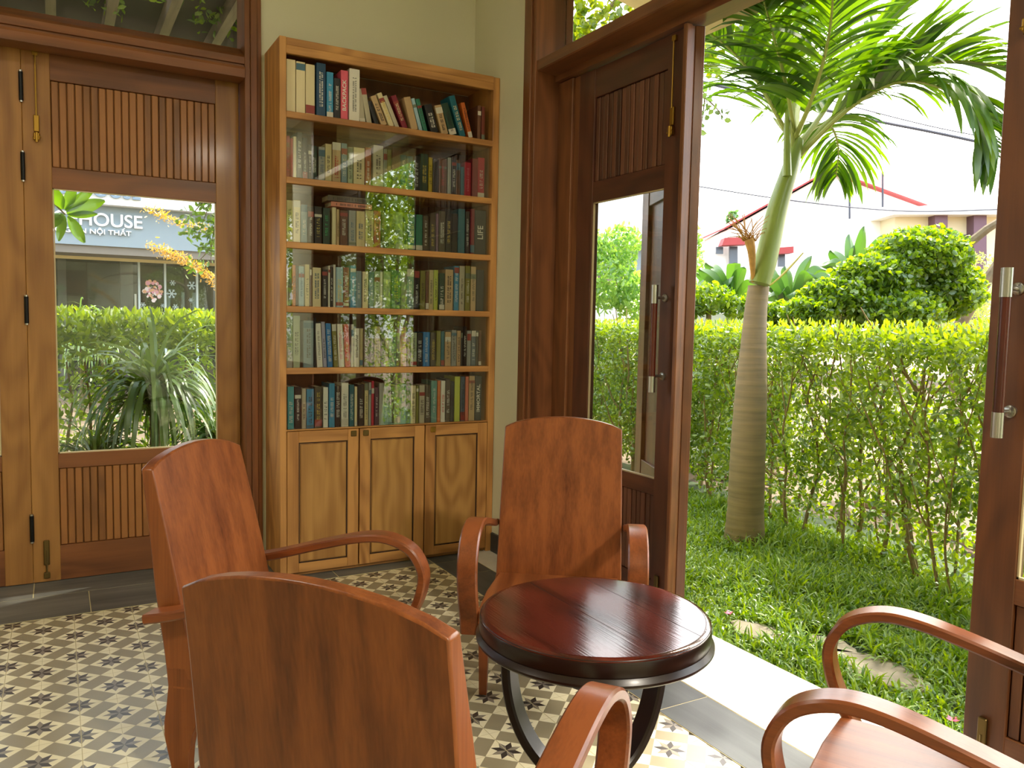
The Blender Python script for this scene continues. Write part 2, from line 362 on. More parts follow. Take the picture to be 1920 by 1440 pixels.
m = MB(); m.prism([(2.382, 2.925), (2.382, 2.873), (2.39, 2.868), (2.505, 2.862), (2.505, 2.826), (2.62, 2.826), (2.62, 2.925)], 'y', .42, 3.985)
m.box(2.53, 2.60, .42, 3.985, 3.50, 3.56, .003)
struct(m.build('trim_9', EJAM('y')), 'wooden lintel beam above the open garden doorway', 'door frame')
m = MB(); m.box(2.565, 2.571, .42, 3.985, 2.925, 3.5)
struct(m.build('window_2', GLASS), 'clear transom glass above the garden doorway', 'window')

# ------------------------------------------------------------------ panelled door leaves
Z = (.0065, .197, .62, .70, 2.11, 2.22, 2.665, 2.818)
def knob_bar(par):
    """pull handle: steel ends, wooden grip, two standoffs with round plates; local frame of the leaf"""
    def go(x):
        m = MB(); m.tube([(x, -.068, z) for z in (1.21, 1.56)], .0155, 16); h = m.build('handle', wood('handle_grip', (104, 42, 26), (66, 24, 16), 'z', .25, .1), par, smooth=True)
        for z0, z1 in ((1.135, 1.212), (1.558, 1.645)):
            m = MB(); m.tube([(x, -.068, z0), (x, -.068, z1)], .017, 16); m.build('handle_end', STEEL, h, smooth=True)
        for z in (1.212, 1.585):
            m = MB(); m.tube([(x, -.062, z), (x, 0, z)], .007, 10); m.lathe([(.0, 0), (.02, 0), (.019, .008), (.012, .011), (0, .011)], n=20)
            # turn the round plate to face the room
            k = 20*5; vs = m.v[-k:]; m.v[-k:] = [(x+a, -c, z+b_) for a, b_, c in vs]
            m.build('handle_mount', STEEL, h, smooth=True)
    return go
def leaf(name, loc, rz, w, s1, s2, label, stile, rail, slat, handle=None, bolt=None, low_bolt=True, hinges=(), kind='door', solid=False):
    e = empty(name, loc, rz); struct(e, label, kind); T = .045
    for x0, x1 in ((0, s1), (w-s2, w)):
        MB().box(x0+.0008, x1-.0008, 0, T, Z[0], Z[7], .0025).build('stile', stile('z'), e)
    for z0, z1 in ((Z[0], Z[1]), (Z[2], Z[3]), (Z[4], Z[5]), (Z[6], Z[7])):
        MB().box(s1-.005, w-s2+.005, .004, T-.004, z0, z1, .002).build('rail', rail('x'), e)
    n = max(6, round((w-s1-s2)/.0365)); dx = (w-s1-s2)/n
    for z0, z1 in ((Z[1], Z[2]), (Z[5], Z[6])):
        m = MB(); m.box(s1-.006, w-s2+.006, .029, .034, z0-.006, z1+.006)
        for i in range(n): m.box(s1+i*dx+.0026, s1+(i+1)*dx-.0026, .0115+.002*math.sin(i*2.3), .0295, z0+.002, z1-.002, .003)
        m.build('slat_panel', slat('z'), e)
    MB().box(s1-.004, w-s2+.004, .019, .024, Z[3]-.004, Z[4]+.004).build('panel_board' if solid else 'glass_pane', rail('z') if solid else GLASS, e)
    # thin glazing bead round the pane
    m = MB(); g = plain('glazing_bead', (206, 190, 150), .4); x0, x1 = s1, w-s2
    for q in ((x0, x0+.006, Z[3], Z[4]), (x1-.006, x1, Z[3], Z[4]), (x0, x1, Z[3], Z[3]+.007), (x0, x1, Z[4]-.006, Z[4])): m.box(q[0], q[1], .008, .019, q[2], q[3])
    m.build('glazing_bead', g, e)
    if handle is not None: knob_bar(e)(handle)
    if bolt is not None:
        x = bolt
        m = MB(); m.tube([(x, -.012, 2.80), (x, -.012, 2.47)], .0042, 8); m.box(x-.013, x+.013, -.016, 0, 2.775, 2.80, .002); m.box(x-.013, x+.013, -.014, 0, 2.39, 2.475, .003)
        m.box(x-.015, x+.015, -.024, 0, 2.345, 2.385, .004); m.tube([(x-.018, -.02, 2.355), (x+.018, -.02, 2.365)], .005, 8); m.tube([(x, -.022, 2.385), (x, -.022, 2.335)], .007, 10)
        m.build('bolt', BRASS, e, smooth=True)
        if low_bolt:
            m = MB(); m.tube([(x, -.012, .03), (x, -.012, .18)], .0045, 8); m.box(x-.014, x+.014, -.014, 0, .10, .235, .003); m.box(x-.015, x+.015, -.02, 0, .03, .06, .002)
            m.build('bolt', AGED, e, smooth=True)
    if hinges: MB().box(-.012, .012, .0455, .052, Z[0], Z[7]).build('rebate_strip', stile('z'), e)
    for z0, z1 in hinges:
        m = MB(); m.tube([(-.001, -.009, z0+.008), (-.001, -.009, z1-.008)], .0105, 12); h = m.build('hinge', BLACKM, e, smooth=True)
        m = MB()
        for za, zb in ((z0, z0+.008), (z1-.008, z1)): m.tube([(-.001, -.009, za), (-.001, -.009, zb)], .0085, 12)
        m.build('hinge_tip', STEEL, h, smooth=True)
    return e
HZ = ((2.531, 2.691), (2.129, 2.286), (1.391, 1.547), (.228, .384))
leaf('door_1', (-.132, 4.93, 0), 0, 1.077, .13, .13, 'panelled wooden door with a large window pane, left of the bookcase', DSTI, DRAI, DSLA, bolt=.064, hinges=HZ)
leaf('door_2', (-1.21, 4.93, 0), 0, 1.0785, .13, .13, 'panelled wooden door cut off by the left edge, hinged to the glazed one', DSTI, DRAI, DSLA)
leaf('door_3', (-2.29, 4.93, 0), 0, 1.074, .13, .13, 'panelled wooden door farthest left, out of the picture', DSTI, DRAI, DSLA, hinges=HZ)
leaf('door_4', (2.538, 3.78, 0), -PI/2, .88, .146, .145, 'dark panelled wooden door behind the middle armchair, left of the garden opening', EDOR, EDOR, EDSL, handle=.779, bolt=.790)
# its folding partner, swung outside behind it
leaf('door_5', (2.60, 2.862, 0), R(66), .86, .13, .13, 'folded outer door leaf seen through the glass of the dark panelled door', EDO2, EDO2, EDOR, solid=True)
leaf('door_6', (2.538, 1.46, 0), -PI/2, .88, .13, .13, 'dark panelled wooden door with a pull handle at the right edge', EDO2, EJAM, EDO2, handle=.084, bolt=.066)
m = MB(); m.box(2.50, 2.535, 2.872, 2.898, .02, 2.818, .004); m.box(2.538, 2.583, 2.885, 2.90, .02, 2.818, .003); m.box(2.585, 2.6, 2.868, 2.89, .02, 2.818, .003)
struct(m.build('trim_10', EJAM('z')), 'narrow wooden meeting strip on the edge of the door by the opening', 'door frame')
m = MB(); m.box(2.499, 2.52, 2.9, 3.0, .0045, .0105, .002)
# ------------------------------------------------------------------ bookcase
BL = (1.723, 4.43, 0)
bk = empty('bookcase', BL, label='tall oak bookcase with six shelves of books and three cupboard doors', cat='bookcase')
def bpart(name, boxes, mat, par=bk, c=.002, label=None, **k):
    m = MB()
    for q in boxes: m.box(*q, c)
    o = m.build(name, mat, par, BL, **k)
    if label: o['label'] = label
    return o
YF, YK = 4.43, 4.783
bpart('side_panel', [(1.058, 1.094, YF, YK, 0.004, 2.945)], OAK('z'))
bpart('side_panel', [(2.345, 2.388, YF, YK, 0.0045, 2.94)], OAK('z'))
bpart('top_board', [(1.094, 2.345, YF, YK, 2.905, 2.943), (1.094, 2.345, YF, YF+.02, 2.862, 2.905)], OAK('x'))
bpart('back_panel', [(1.094, 2.345, YK-.012, YK-.002, .05, 2.9)], wood('oak_back', (124, 84, 50), (86, 54, 32), 'z', .6, 0, 10), c=0)
SH = (2.561, 2.214, 1.868, 1.521, 1.181)
for z in SH: bpart('shelf', [(1.094, 2.345, YF, YK-.012, z-.034, z)], OAK('x'))
bpart('counter', [(1.094, 2.345, YF, YK-.012, .832, .838), (1.094, 2.345, YF+.022, YK-.012, .80, .832)], OAK('x'))
bpart('plinth', [(1.094, 2.345, YF+.03, YF+.05, .0045, .03), (1.094, 2.345, YF+.03, YK-.012, .03, .05)], OAK('x'))
for k, (x0, x1, kx, km) in enumerate(((1.097, 1.506, 1.475, AGED), (1.514, 1.917, 1.548, AGED), (1.924, 2.342, 1.972, BRASS))):
    t = .064; z0, z1 = .028, .828
    d = bpart('cupboard_door', [(x0, x0+t, YF, YF+.02, z0, z1), (x1-t, x1, YF, YF+.02, z0, z1)], OAK('z'))
    for za, zb_ in ((z0, z0+t-.012), (z1-t, z1)): bpart('door_rail', [(x0+t, x1-t, YF+.0005, YF+.02, za, zb_)], OAK('x'), d)
    bpart('door_panel', [(x0+t+.012, x1-t-.012, YF+.0035, YF+.012, z0+t, z1-t-.012), (x0+t, x1-t, YF+.012, YF+.016, z0+t-.012, z1-t)], OAKP('z'), d, .004)
    m = MB(); gx0, gx1, gz0, gz1 = x0+t, x1-t, z0+t-.012, z1-t
    for q in ((gx0, gx0+.006, gz0, gz1), (gx1-.006, gx1, gz0, gz1), (gx0, gx1, gz0, gz0+.006), (gx0, gx1, gz1-.006, gz1)): m.box(q[0], q[1], YF+.006, YF+.0122, q[2], q[3])
    m.build('panel_groove', plain('dark_groove', (58, 34, 16), .6), d, BL)
    o = bpart('lock', [(kx-.017, kx+.017, YF-.007, YF+.001, .785, .818)], km, d, .003)
for i, z in enumerate(SH):
    top = SH[i+1]-0.0 if i+1 < len(SH) else .838
    za, zb = top+.003, z-.036
    bpart('glass_pane', [(1.096, 1.80, YF+.016, YF+.019, za, zb)], BGLASS, c=0)
    bpart('glass_pane', [(1.66, 2.343, YF+.023, YF+.026, za, zb)], BGLASS, c=0)
# ------------------------------------------------------------------ armchairs
def yfront(z): return -.141*max(0, (z-.327)/.649)**1.15
def make_chair():
    e = empty('armchair')
    # backrest: one thick leaning board with an arched top
    m = MB(); nz, nx = 14, 12; vs = []; fs = []
    for side in (0, 1):
        for i in range(nz+1):
            for j in range(nx+1):
                u = i/nz; xx = -1+2*j/nx; topz = .976+.051*(1-xx*xx)**.8; z = .29+(topz-.29)*u
                hw = .279-.012*u; y = yfront(min(z, 1.03)) if side == 0 else float(np.interp(z, (.29, .42, .5, .6, .72, .85, .976, 1.03), (-.088, -.104, -.118, -.134, -.147, -.162, -.180, -.189))); vs.append((xx*hw, y, z))
    A = (nz+1)*(nx+1); idx = lambda s, i, j: s*A+i*(nx+1)+j
    for i in range(nz):
        for j in range(nx):
            for s in (0, 1): fs.append((idx(s, i, j), idx(s, i, j+1), idx(s, i+1, j+1), idx(s, i+1, j)))
        for j in (0, nx): fs.append((idx(0, i, j), idx(1, i, j), idx(1, i+1, j), idx(0, i+1, j)))
    for j in range(nx):
        for i in (0, nz): fs.append((idx(0, i, j), idx(0, i, j+1), idx(1, i, j+1), idx(1, i, j)))
    m.add(vs, fs); m.build('backrest', CHAIR('z'), e, bevel=.005, smooth=True)
    for s in (-1, 1):
        # rear leg: sawn side board that carries the back and ends in a curved foot
        front = [(-.03, .36), (-.02, .33)]
        pr = front+[(.045, .315), (.045, .235), (.03, .215), (.008, .19), (-.008, .15), (-.018, .10), (-.022, .05), (-.02, .0)]
        pr += [(-.078, .0), (-.082, .04), (-.094, .09), (-.104, .14), (-.104, .18), (-.095, .24), (-.0885, .30), (-.093, .36)]
        m = MB(); m.prism(pr, 'x', s*.243, s*.2788); m.build('rear_leg', CHAIR('z'), e, bevel=.003)
        # arm: a wide bent band curling down into the seat rail
        pts = spline([(s*.32, -.118, .536), (s*.32, -.02, .556), (s*.32, .18, .612), (s*.32, .33, .646), (s*.32, .43, .646), (s*.32, .515, .606), (s*.32, .557, .53), (s*.32, .550, .45), (s*.32, .518, .37), (s*.32, .480, .30), (s*.32, .462, .235)], 6)
        m = MB(); m.band(pts, (1, 0, 0), .0385, .030); m.build('armrest', CHAR2('y'), e, smooth=True)
        m = MB(); a, t = .021, .015; x, y = s*.262, .478
        m.add([(x+i*a, y+j*a, .31) for i, j in ((-1, -1), (1, -1), (1, 1), (-1, 1))]+[(x+i*t, y+j*t, 0) for i, j in ((-1, -1), (1, -1), (1, 1), (-1, 1))], [(0, 1, 2, 3), (4, 5, 6, 7)]+[(i, (i+1) % 4, 4+(i+1) % 4, 4+i) for i in range(4)])
        m.build('front_leg', CHAR2('z'), e, bevel=.002)
    m = MB(); m.prism([(-.262, -.004), (.262, -.004), (.286, .25), (.2885, .49), (.278, .515), (.10, .528), (-.10, .528), (-.278, .515), (-.2885, .49), (-.286, .25)], 'z', .308, .337)
    m.build('seat', CHAIR('y'), e, bevel=.005)
    m = MB()
    for s in (-1, 1): m.prism([(s*.248, .03), (s*.278, .03), (s*.284, .5), (s*.258, .5)], 'z', .225, .309)
    m.box(-.262, .262, .485, .506, .225, .309); m.box(-.245, .245, -.055, -.03, .225, .309)
    m.build('seat_rail', CHAR2('y'), e, bevel=.002)
    return e
ch0 = make_chair()
for k, (x, y, d, lab) in enumerate(((1.921, 2.934, -125.7, 'polished wooden armchair behind the round table, facing the camera'),
                                    (.528, 2.789, -39.8, 'polished wooden armchair at the left, turned sideways before the glazed door'),
                                    (.485, 1.379, 36.8, 'wooden armchair nearest the camera with its back turned to it'),
                                    (1.941, .888, 117.9, 'wooden armchair in the bottom right corner, only two arms and seat showing'))):
    c = ch0 if k == 0 else copy_tree(ch0)
    c.location = (x, y, .0012 if not k else .001); c.rotation_euler = (0, 0, R(d-90)); tag(c, lab, 'armchair', 'armchairs round the table')
# ------------------------------------------------------------------ round table
TX, TY, TZ, TR = 1.31, 1.81, .638, .326
t = empty('round_table', (TX, TY, .001), label='low round dark-stained wooden table with bent legs between the armchairs', cat='table')
m = MB(); m.lathe([(0, TZ-.03), (TR-.02, TZ-.03), (TR-.006, TZ-.028), (TR-.002, TZ-.006), (TR-.010, TZ), (TR-.02, TZ+.0006), (.0, TZ+.0006)], n=96)
top = m.build('tabletop', TABLE('y'), t, smooth=True)
m = MB(); m.lathe([(TR-.06, TZ-.05), (TR-.004, TZ-.05), (TR-.001, TZ-.045), (TR-.001, TZ-.014), (TR-.0035, TZ-.004), (TR-.0045, TZ-.003), (TR-.0045, TZ-.03), (TR-.06, TZ-.03)], n=96)
m.build('rim', TABD, t, smooth=True)
m = MB(); m.lathe([(0, TZ-.076), (TR-.02, TZ-.076), (TR+.002, TZ-.074), (TR+.008, TZ-.068), (TR+.008, TZ-.062), (TR+.002, TZ-.055), (TR-.002, TZ-.049), (0, TZ-.049)], n=96)
m.build('moulding', TABD, t, smooth=True)
m = MB()
for o in (-.03, .15): m.box(o-.0007, o+.0007, -math.sqrt(TR**2-o*o)+.02, math.sqrt(TR**2-o*o)-.02, TZ-.001, TZ+.0008)
m.build('board_joint', plain('table_joint', (16, 8, 7), .7, spec=.1), t); 
for a in (-114, 6, 126):
    ca, sa = math.cos(R(a)), math.sin(R(a))
    pts = spline([(r*ca, r*sa, z) for r, z in ((.262, TZ-.078), (.262, .47), (.254, .37), (.228, .28), (.182, .205), (.12, .155), (.04, .135))], 6)
    MB().band(pts, (-sa, ca, 0), .034, .03).build('leg', TABD, t, smooth=True)
m = MB(); m.lathe([(0, 0), (.15, 0), (.15, .018), (.12, .03), (.045, .04), (.04, .12), (.05, .15), (0, .15)], n=40); m.build('base', TABD, t, smooth=True)
# ------------------------------------------------------------------ books
BOOKS = """1.104,1.152,0.280,cream,,0|1.156,1.205,0.277,cream,,0|1.208,1.258,0.272,cream,,0|1.266,1.318,0.300,navy,w,0|1.323,1.360,0.248,skyblue,w,0|1.364,1.401,0.223,black,w,0|1.404,1.445,0.272,pink,BACKPACK,0|1.451,1.511,0.298,white,g,0|1.515,1.549,0.187,stone,,7|1.555,1.586,0.189,stone,,11|1.602,1.630,0.131,black,,20|1.644,1.682,0.168,tan,k,24|1.692,1.725,0.192,cream,y,24|1.729,1.756,0.184,stone,,25|1.773,1.809,0.190,maroon,c,23|1.826,1.871,0.185,tan,,16|1.876,1.900,0.187,paleblue,,17|1.905,1.933,0.189,green,k,17|1.951,2.004,0.163,black,w,17|2.021,2.068,0.169,tan,k,17|2.074,2.124,0.188,darkgreen,k,19|2.142,2.184,0.243,teal,c,19|2.199,2.227,0.210,orange,k,16|2.259,2.281,0.206,brown,,0|2.286,2.308,0.203,rosewood,,0
1.103,1.121,0.222,crimson,k,0|1.123,1.138,0.211,crimson,,0|1.141,1.157,0.223,cream,,0|1.160,1.188,0.249,black,w,0|1.192,1.217,0.224,black,w,0|1.222,1.240,0.191,black,w,0|1.242,1.271,0.188,darkgreen,w,0|1.280,1.315,0.186,grey,b,0|1.317,1.353,0.207,sand,k,0|1.356,1.404,0.213,tan,r,0|1.408,1.441,0.221,steel,w,0|1.445,1.474,0.204,sage,k,0|1.479,1.544,0.208,cream,k,0|1.548,1.583,0.215,rust,w,0|1.594,1.654,0.234,stone,k,0|1.657,1.677,0.220,grey,,0|1.680,1.705,0.220,olive,,0|1.709,1.757,0.239,brown,,0|1.763,1.795,0.199,teal,w,0|1.799,1.836,0.196,teal,y,0|1.841,1.883,0.201,black,w,0|1.888,1.934,0.221,darkgreen,y,0|1.939,1.963,0.205,gold,k,0|1.967,1.995,0.201,black,,0|2.006,2.057,0.207,brown,r,0|2.060,2.086,0.219,grey,,0|2.090,2.118,0.208,black,w,0|2.121,2.146,0.211,brown,k,0|2.150,2.171,0.174,teal,,0|2.176,2.219,0.204,crimson,p,0|2.224,2.263,0.231,maroon,,0|2.266,2.311,0.243,crimson,w,0
1.103,1.137,0.225,sand,k,0|1.141,1.178,0.228,cream,k,0|1.183,1.216,0.202,steel,w,0|1.222,1.253,0.202,black,w,0|1.256,1.297,0.205,black,y,0|1.304,1.345,0.202,darkgreen,e,0|1.356,1.379,0.209,cream,,0|1.382,1.399,0.200,tan,k,0|1.402,1.447,0.196,brown,w,0|1.452,1.493,0.200,grey,b,0|1.497,1.548,0.201,sand,b,0|1.551,1.599,0.208,sand,k,0|1.603,1.643,0.212,brick,k,0|1.649,1.686,0.194,umber,,0|1.690,1.733,0.198,olive,k,0|1.736,1.779,0.215,sage,,0|1.784,1.810,0.190,darkgreen,,0|1.813,1.857,0.211,teal,c,0|1.862,1.903,0.211,green,,0|1.906,1.942,0.207,umber,w,0|1.951,1.987,0.225,umber,y,0|1.989,2.006,0.227,mauve,,0|2.009,2.051,0.244,umber,w,0|2.056,2.092,0.262,black,y,0|2.097,2.133,0.236,black,,0|2.137,2.182,0.268,teal,,0|2.187,2.216,0.257,charcoal,w,0|2.221,2.249,0.274,maroon,,0|2.253,2.327,0.271,charcoal,LIFE,0
1.102,1.110,0.200,white,,0|1.113,1.130,0.200,charcoal,,0|1.132,1.153,0.224,orange,k,0|1.156,1.167,0.222,charcoal,,0|1.170,1.199,0.219,paleblue,b,0|1.204,1.229,0.231,sand,k,0|1.232,1.242,0.205,brown,,0|1.247,1.293,0.216,cream,b,0|1.301,1.332,0.208,black,w,0|1.335,1.344,0.229,white,,0|1.347,1.362,0.223,black,w,0|1.364,1.377,0.238,white,,0|1.380,1.421,0.225,paleblue,y,0|1.424,1.456,0.227,maroon,w,0|1.464,1.495,0.239,skyblue,w,0|1.498,1.530,0.209,steel,w,0|1.536,1.570,0.207,cream,k,0|1.577,1.603,0.205,steel,w,0|1.607,1.639,0.213,sage,k,0|1.642,1.658,0.211,white,,0|1.663,1.706,0.216,sage,w,0|1.712,1.767,0.225,green,y,0|1.772,1.806,0.224,sage,,0|1.809,1.852,0.229,steel,w,0|1.856,1.888,0.223,black,w,0|1.893,1.925,0.232,olive,k,0|1.929,1.948,0.226,brown,,0|1.951,1.979,0.238,sand,k,0|1.982,2.009,0.239,lime,k,0|2.017,2.051,0.222,darkgreen,w,0|2.057,2.109,0.246,tan,k,0|2.116,2.147,0.270,skyblue,w,0|2.151,2.187,0.272,stone,k,0|2.191,2.225,0.274,olive,w,0|2.229,2.264,0.272,tan,k,0|2.270,2.320,0.255,charcoal,,0
1.102,1.134,0.286,grey,b,0|1.139,1.177,0.287,sage,k,0|1.195,1.252,0.261,steel,k,0|1.256,1.266,0.279,black,,0|1.273,1.306,0.246,white,g,3|1.309,1.331,0.256,lavender,k,3|1.333,1.364,0.247,blue,w,3|1.368,1.393,0.244,olive,w,3|1.399,1.431,0.244,white,p,3|1.437,1.468,0.244,red,c,3|1.471,1.485,0.244,white,,0|1.489,1.518,0.222,white,k,0|1.522,1.541,0.222,khaki,,0|1.544,1.578,0.226,umber,w,0|1.583,1.604,0.223,charcoal,w,0|1.610,1.645,0.234,khaki,k,0|1.648,1.672,0.203,charcoal,w,0|1.676,1.696,0.210,khaki,,0|1.699,1.744,0.203,seagreen,w,0|1.747,1.768,0.200,grey,k,0|1.773,1.806,0.233,salmon,w,0|1.812,1.833,0.187,brown,w,0|1.837,1.874,0.202,sage,k,0|1.878,1.912,0.202,black,w,0|1.917,1.960,0.206,blue,w,0|1.964,2.000,0.203,umber,y,0|2.004,2.032,0.215,olive,,0|2.035,2.057,0.212,teal,,0|2.060,2.098,0.208,tan,k,0|2.103,2.136,0.220,grey,k,0|2.140,2.165,0.217,tan,k,0|2.168,2.180,0.206,charcoal,,0|2.183,2.207,0.244,black,w,0|2.210,2.236,0.218,grey,,0|2.240,2.270,0.218,slate,w,0|2.273,2.288,0.219,umber,,0|2.291,2.310,0.217,brown,,0
1.109,1.144,0.237,aqua,w,0|1.148,1.183,0.236,black,w,0|1.187,1.210,0.225,stone,k,0|1.214,1.255,0.222,skyblue,k,0|1.260,1.301,0.234,umber,y,0|1.309,1.337,0.229,white,k,0|1.342,1.375,0.251,skyblue,w,0|1.378,1.410,0.235,black,w,0|1.414,1.456,0.251,white,g,0|1.462,1.490,0.240,teal,w,0|1.493,1.508,0.229,cream,,0|1.512,1.549,0.242,black,w,0|1.552,1.574,0.245,sand,k,0|1.577,1.592,0.252,grey,,0|1.594,1.610,0.259,crimson,,0|1.614,1.639,0.222,plum,w,0|1.642,1.671,0.247,grey,,0|1.675,1.700,0.232,slate,w,0|1.702,1.730,0.222,black,w,0|1.734,1.767,0.230,sage,k,0|1.771,1.810,0.237,teal,c,0|1.813,1.838,0.225,darkgreen,,0|1.842,1.872,0.228,cream,k,0|1.876,1.892,0.227,olive,,0|1.895,1.929,0.230,stone,k,0|1.933,1.969,0.229,umber,w,0|1.973,2.010,0.255,seagreen,w,0|2.015,2.036,0.254,orange,,0|2.039,2.067,0.253,white,r,0|2.070,2.099,0.264,umber,w,0|2.102,2.126,0.248,charcoal,,0|2.130,2.167,0.278,lime,,0|2.171,2.200,0.277,slate,k,0|2.204,2.226,0.277,salmon,,0|2.229,2.268,0.280,tan,k,0|2.272,2.316,0.279,charcoal,IMMORTAL,0""".split('\n')
COL = dict(cream=(232, 218, 176), navy=(34, 72, 104), skyblue=(60, 146, 190), black=(34, 32, 32), pink=(226, 96, 116), white=(226, 222, 210), stone=(190, 182, 160), tan=(188, 158, 116),
    maroon=(128, 30, 48), paleblue=(160, 192, 206), green=(40, 110, 88), darkgreen=(34, 62, 48), teal=(28, 100, 116), orange=(206, 110, 44), brown=(104, 66, 44), rosewood=(122, 60, 44), crimson=(176, 34, 58),
    grey=(150, 152, 146), sand=(206, 190, 140), steel=(120, 146, 156), sage=(158, 170, 140), rust=(164, 92, 48), olive=(132, 128, 62), gold=(204, 176, 52), brick=(168, 66, 46), umber=(92, 82, 66),
    mauve=(128, 98, 122), charcoal=(58, 58, 60), lime=(186, 196, 84), lavender=(158, 156, 178), blue=(38, 120, 186), red=(208, 60, 62), khaki=(184, 172, 128), seagreen=(108, 158, 148), salmon=(222, 140, 116),
    slate=(96, 110, 122), aqua=(52, 160, 168), plum=(74, 48, 66))
WORD = dict(skyblue='sky blue', paleblue='pale blue', darkgreen='dark green', seagreen='sea green')
INK = dict(w=((232, 230, 220), 'white'), k=((44, 38, 36), 'dark'), r=((190, 40, 36), 'red'), y=((222, 196, 90), 'yellow'), c=((232, 216, 170), 'cream'), g=((130, 130, 124), 'grey'), b=((60, 104, 136), 'blue'), e=((60, 190, 110), 'green'), p=((232, 130, 150), 'pink'))
PAGES = plain('book_pages', (226, 216, 188), .9)
ORD = ['first', 'second', 'third', 'fourth', 'fifth', 'sixth', 'seventh', 'eighth', 'ninth', 'tenth', 'eleventh', 'twelfth', 'thirteenth', 'fourteenth']
SHN = ['top shelf', 'second shelf', 'third shelf', 'fourth shelf', 'fifth shelf', 'bottom shelf']
def text_mesh(s, size, mat, parent, mtx, name, depth=.0006, align='CENTER', space=1.0):
    cu = bpy.data.curves.new(name, 'FONT'); cu.body = s; cu.size = size; cu.extrude = depth; cu.align_x = align; cu.align_y = 'CENTER'; cu.space_character = space; cu.offset = size*.012
    o = bpy.data.objects.new(name, cu); C.objects.link(o); dg = bpy.context.evaluated_depsgraph_get(); me = bpy.data.meshes.new_from_object(o.evaluated_get(dg))
    bpy.data.objects.remove(o); me.transform(mtx); me.materials.clear(); me.materials.append(mat)
    q = bpy.data.objects.new(name, me); C.objects.link(q)
    if parent is not None: q.parent = parent
    return q
def spine_text(s, t, h, mat, par, up=True, frac=.6):
    """lettering laid along the spine, reading upwards or downwards"""
    mt = Matrix.Rotation(R(90), 4, 'X'); mt = Matrix.Rotation(R(-90 if up else 90), 4, 'Y') @ mt
    q = text_mesh(s, t*.72, mat, par, Matrix.Identity(4), 'spine_title')
    w = max(v.co.x for v in q.data.vertices)-min(v.co.x for v in q.data.vertices); k = h*frac/w
    q.data.transform(Matrix.Translation((t/2, -.0008, h*.5)) @ mt @ Matrix.Diagonal((k, 1, 1, 1)))
    return q
for ri, row in enumerate(BOOKS):
    z0 = ((2.561, 2.214, 1.868, 1.521, 1.181, .838)[ri])+.0006; items = []
    for sp in row.split('|'):
        x0, x1, h, c, ink, ang = sp.split(','); items.append((float(x0), float(x1), float(h), c, ink, float(ang)))
    seen = {}; total = {}
    for it in items: total[it[3]] = total.get(it[3], 0)+1
    ceil = (2.862, 2.527, 2.18, 1.834, 1.487, 1.147)[ri]-z0
    for bi, (x0, x1, h, c, ink, ang) in enumerate(items):
        th = max(.010, x1-x0); h = min(h, ceil-.012, .31)
        rnd = random.Random(ri*100+bi)
        dep = min(.17, .12+h*.16*rnd.random()); setb = 4.462+rnd.uniform(0, .006)
        th_b = th if ang == 0 else th*math.cos(R(ang))*.98
        col = COL[c]; jit = rnd.uniform(-10, 10); cm = plain('cover_%s_%d' % (c, rnd.randint(0, 2)), tuple(max(5, min(250, v+jit)) for v in col), .45, spec=.4)
        m = MB(); k = .0016; bw = th_b
        # cover: spine, front and back boards, rounded spine corners
        m.prism([(0, .003), (.002, .0006), (bw*.5, 0), (bw-.002, .0006), (bw, .003), (bw, dep), (bw-k, dep), (bw-k, .004), (k, .004), (k, dep), (0, dep)], 'z', 0, h)
        tops = []
        if rnd.random() < .45 and ink not in ('BACKPACK', 'LIFE', 'IMMORTAL'):    # a contrasting band on the spine
            b0 = h*rnd.choice((.02, .04, .72, .84)); m.box(.0004, bw-.0004, -.0006, .002, b0, b0+h*rnd.uniform(.06, .2), mi=1)
        band = plain('spine_band_%d' % rnd.randint(0, 5), [(210, 205, 190), (60, 52, 48), (150, 60, 50), (70, 110, 130), (190, 170, 110), (110, 120, 100)][rnd.randint(0, 5)], .5)
        o = m.build('book', [cm, band]); o.location = (x0, setb, z0); o.rotation_euler = (0, -R(ang), 0)
        m = MB(); m.box(k, bw-k, .004, dep-.003, .003, h-.003); m.build('pages', PAGES, o)
        ir = INK.get(ink, INK['w'])[0] if len(ink) != 1 else INK[ink][0]
        inkname = INK[ink][1] if len(ink) == 1 else ''
        if len(ink) > 1:
            spine_text(ink, bw if ink != 'LIFE' else bw*1.0, h, plain('ink_white', (235, 230, 215), .5), o, True, .62 if ink != 'LIFE' else .3); inkname = 'white'
        elif ink:
            # title marks: a run of small strokes along the spine
            m = MB(); p0, p1 = h*rnd.uniform(.12, .25), h*rnd.uniform(.62, .86); q = p0; sw = bw*rnd.uniform(.3, .5)
            while q < p1:
                L = rnd.uniform(.003, .0065)
                if rnd.random() < .84:
                    cxx = bw/2
                    m.box(cxx-sw/2, cxx+sw/2, -.0007, .002, q, q+L*.32)
                    if rnd.random() < .7: m.box(cxx-sw/2, cxx-sw/2+sw*.3, -.0007, .002, q, q+L)
                    if rnd.random() < .6: m.box(cxx+sw*.22, cxx+sw/2, -.0007, .002, q, q+L)
                q += L*1.35
            m.build('spine_title', plain('ink_'+inkname, ir, .5), o)
        n = seen.get(c, 0); seen[c] = n+1
        w = WORD.get(c, c); size = 'slim ' if th < .026 else ('thick ' if th > .052 else '')
        if ang > 6: size = 'leaning '+size
        tail = (' with %s lettering' % inkname) if inkname else ''
        if total[c] == 1: lab = '%s%s book%s, the only %s one on the %s' % (size, w, tail, w, SHN[ri])
        else: lab = '%s%s book, %s %s one from the left on the %s' % (size, w, ORD[n], w, SHN[ri])
        if len(lab.split()) > 16: lab = '%s%s book, the only %s one on the %s' % (size, w, w, SHN[ri])
        tag(o, lab, 'book', 'books in the oak bookcase')
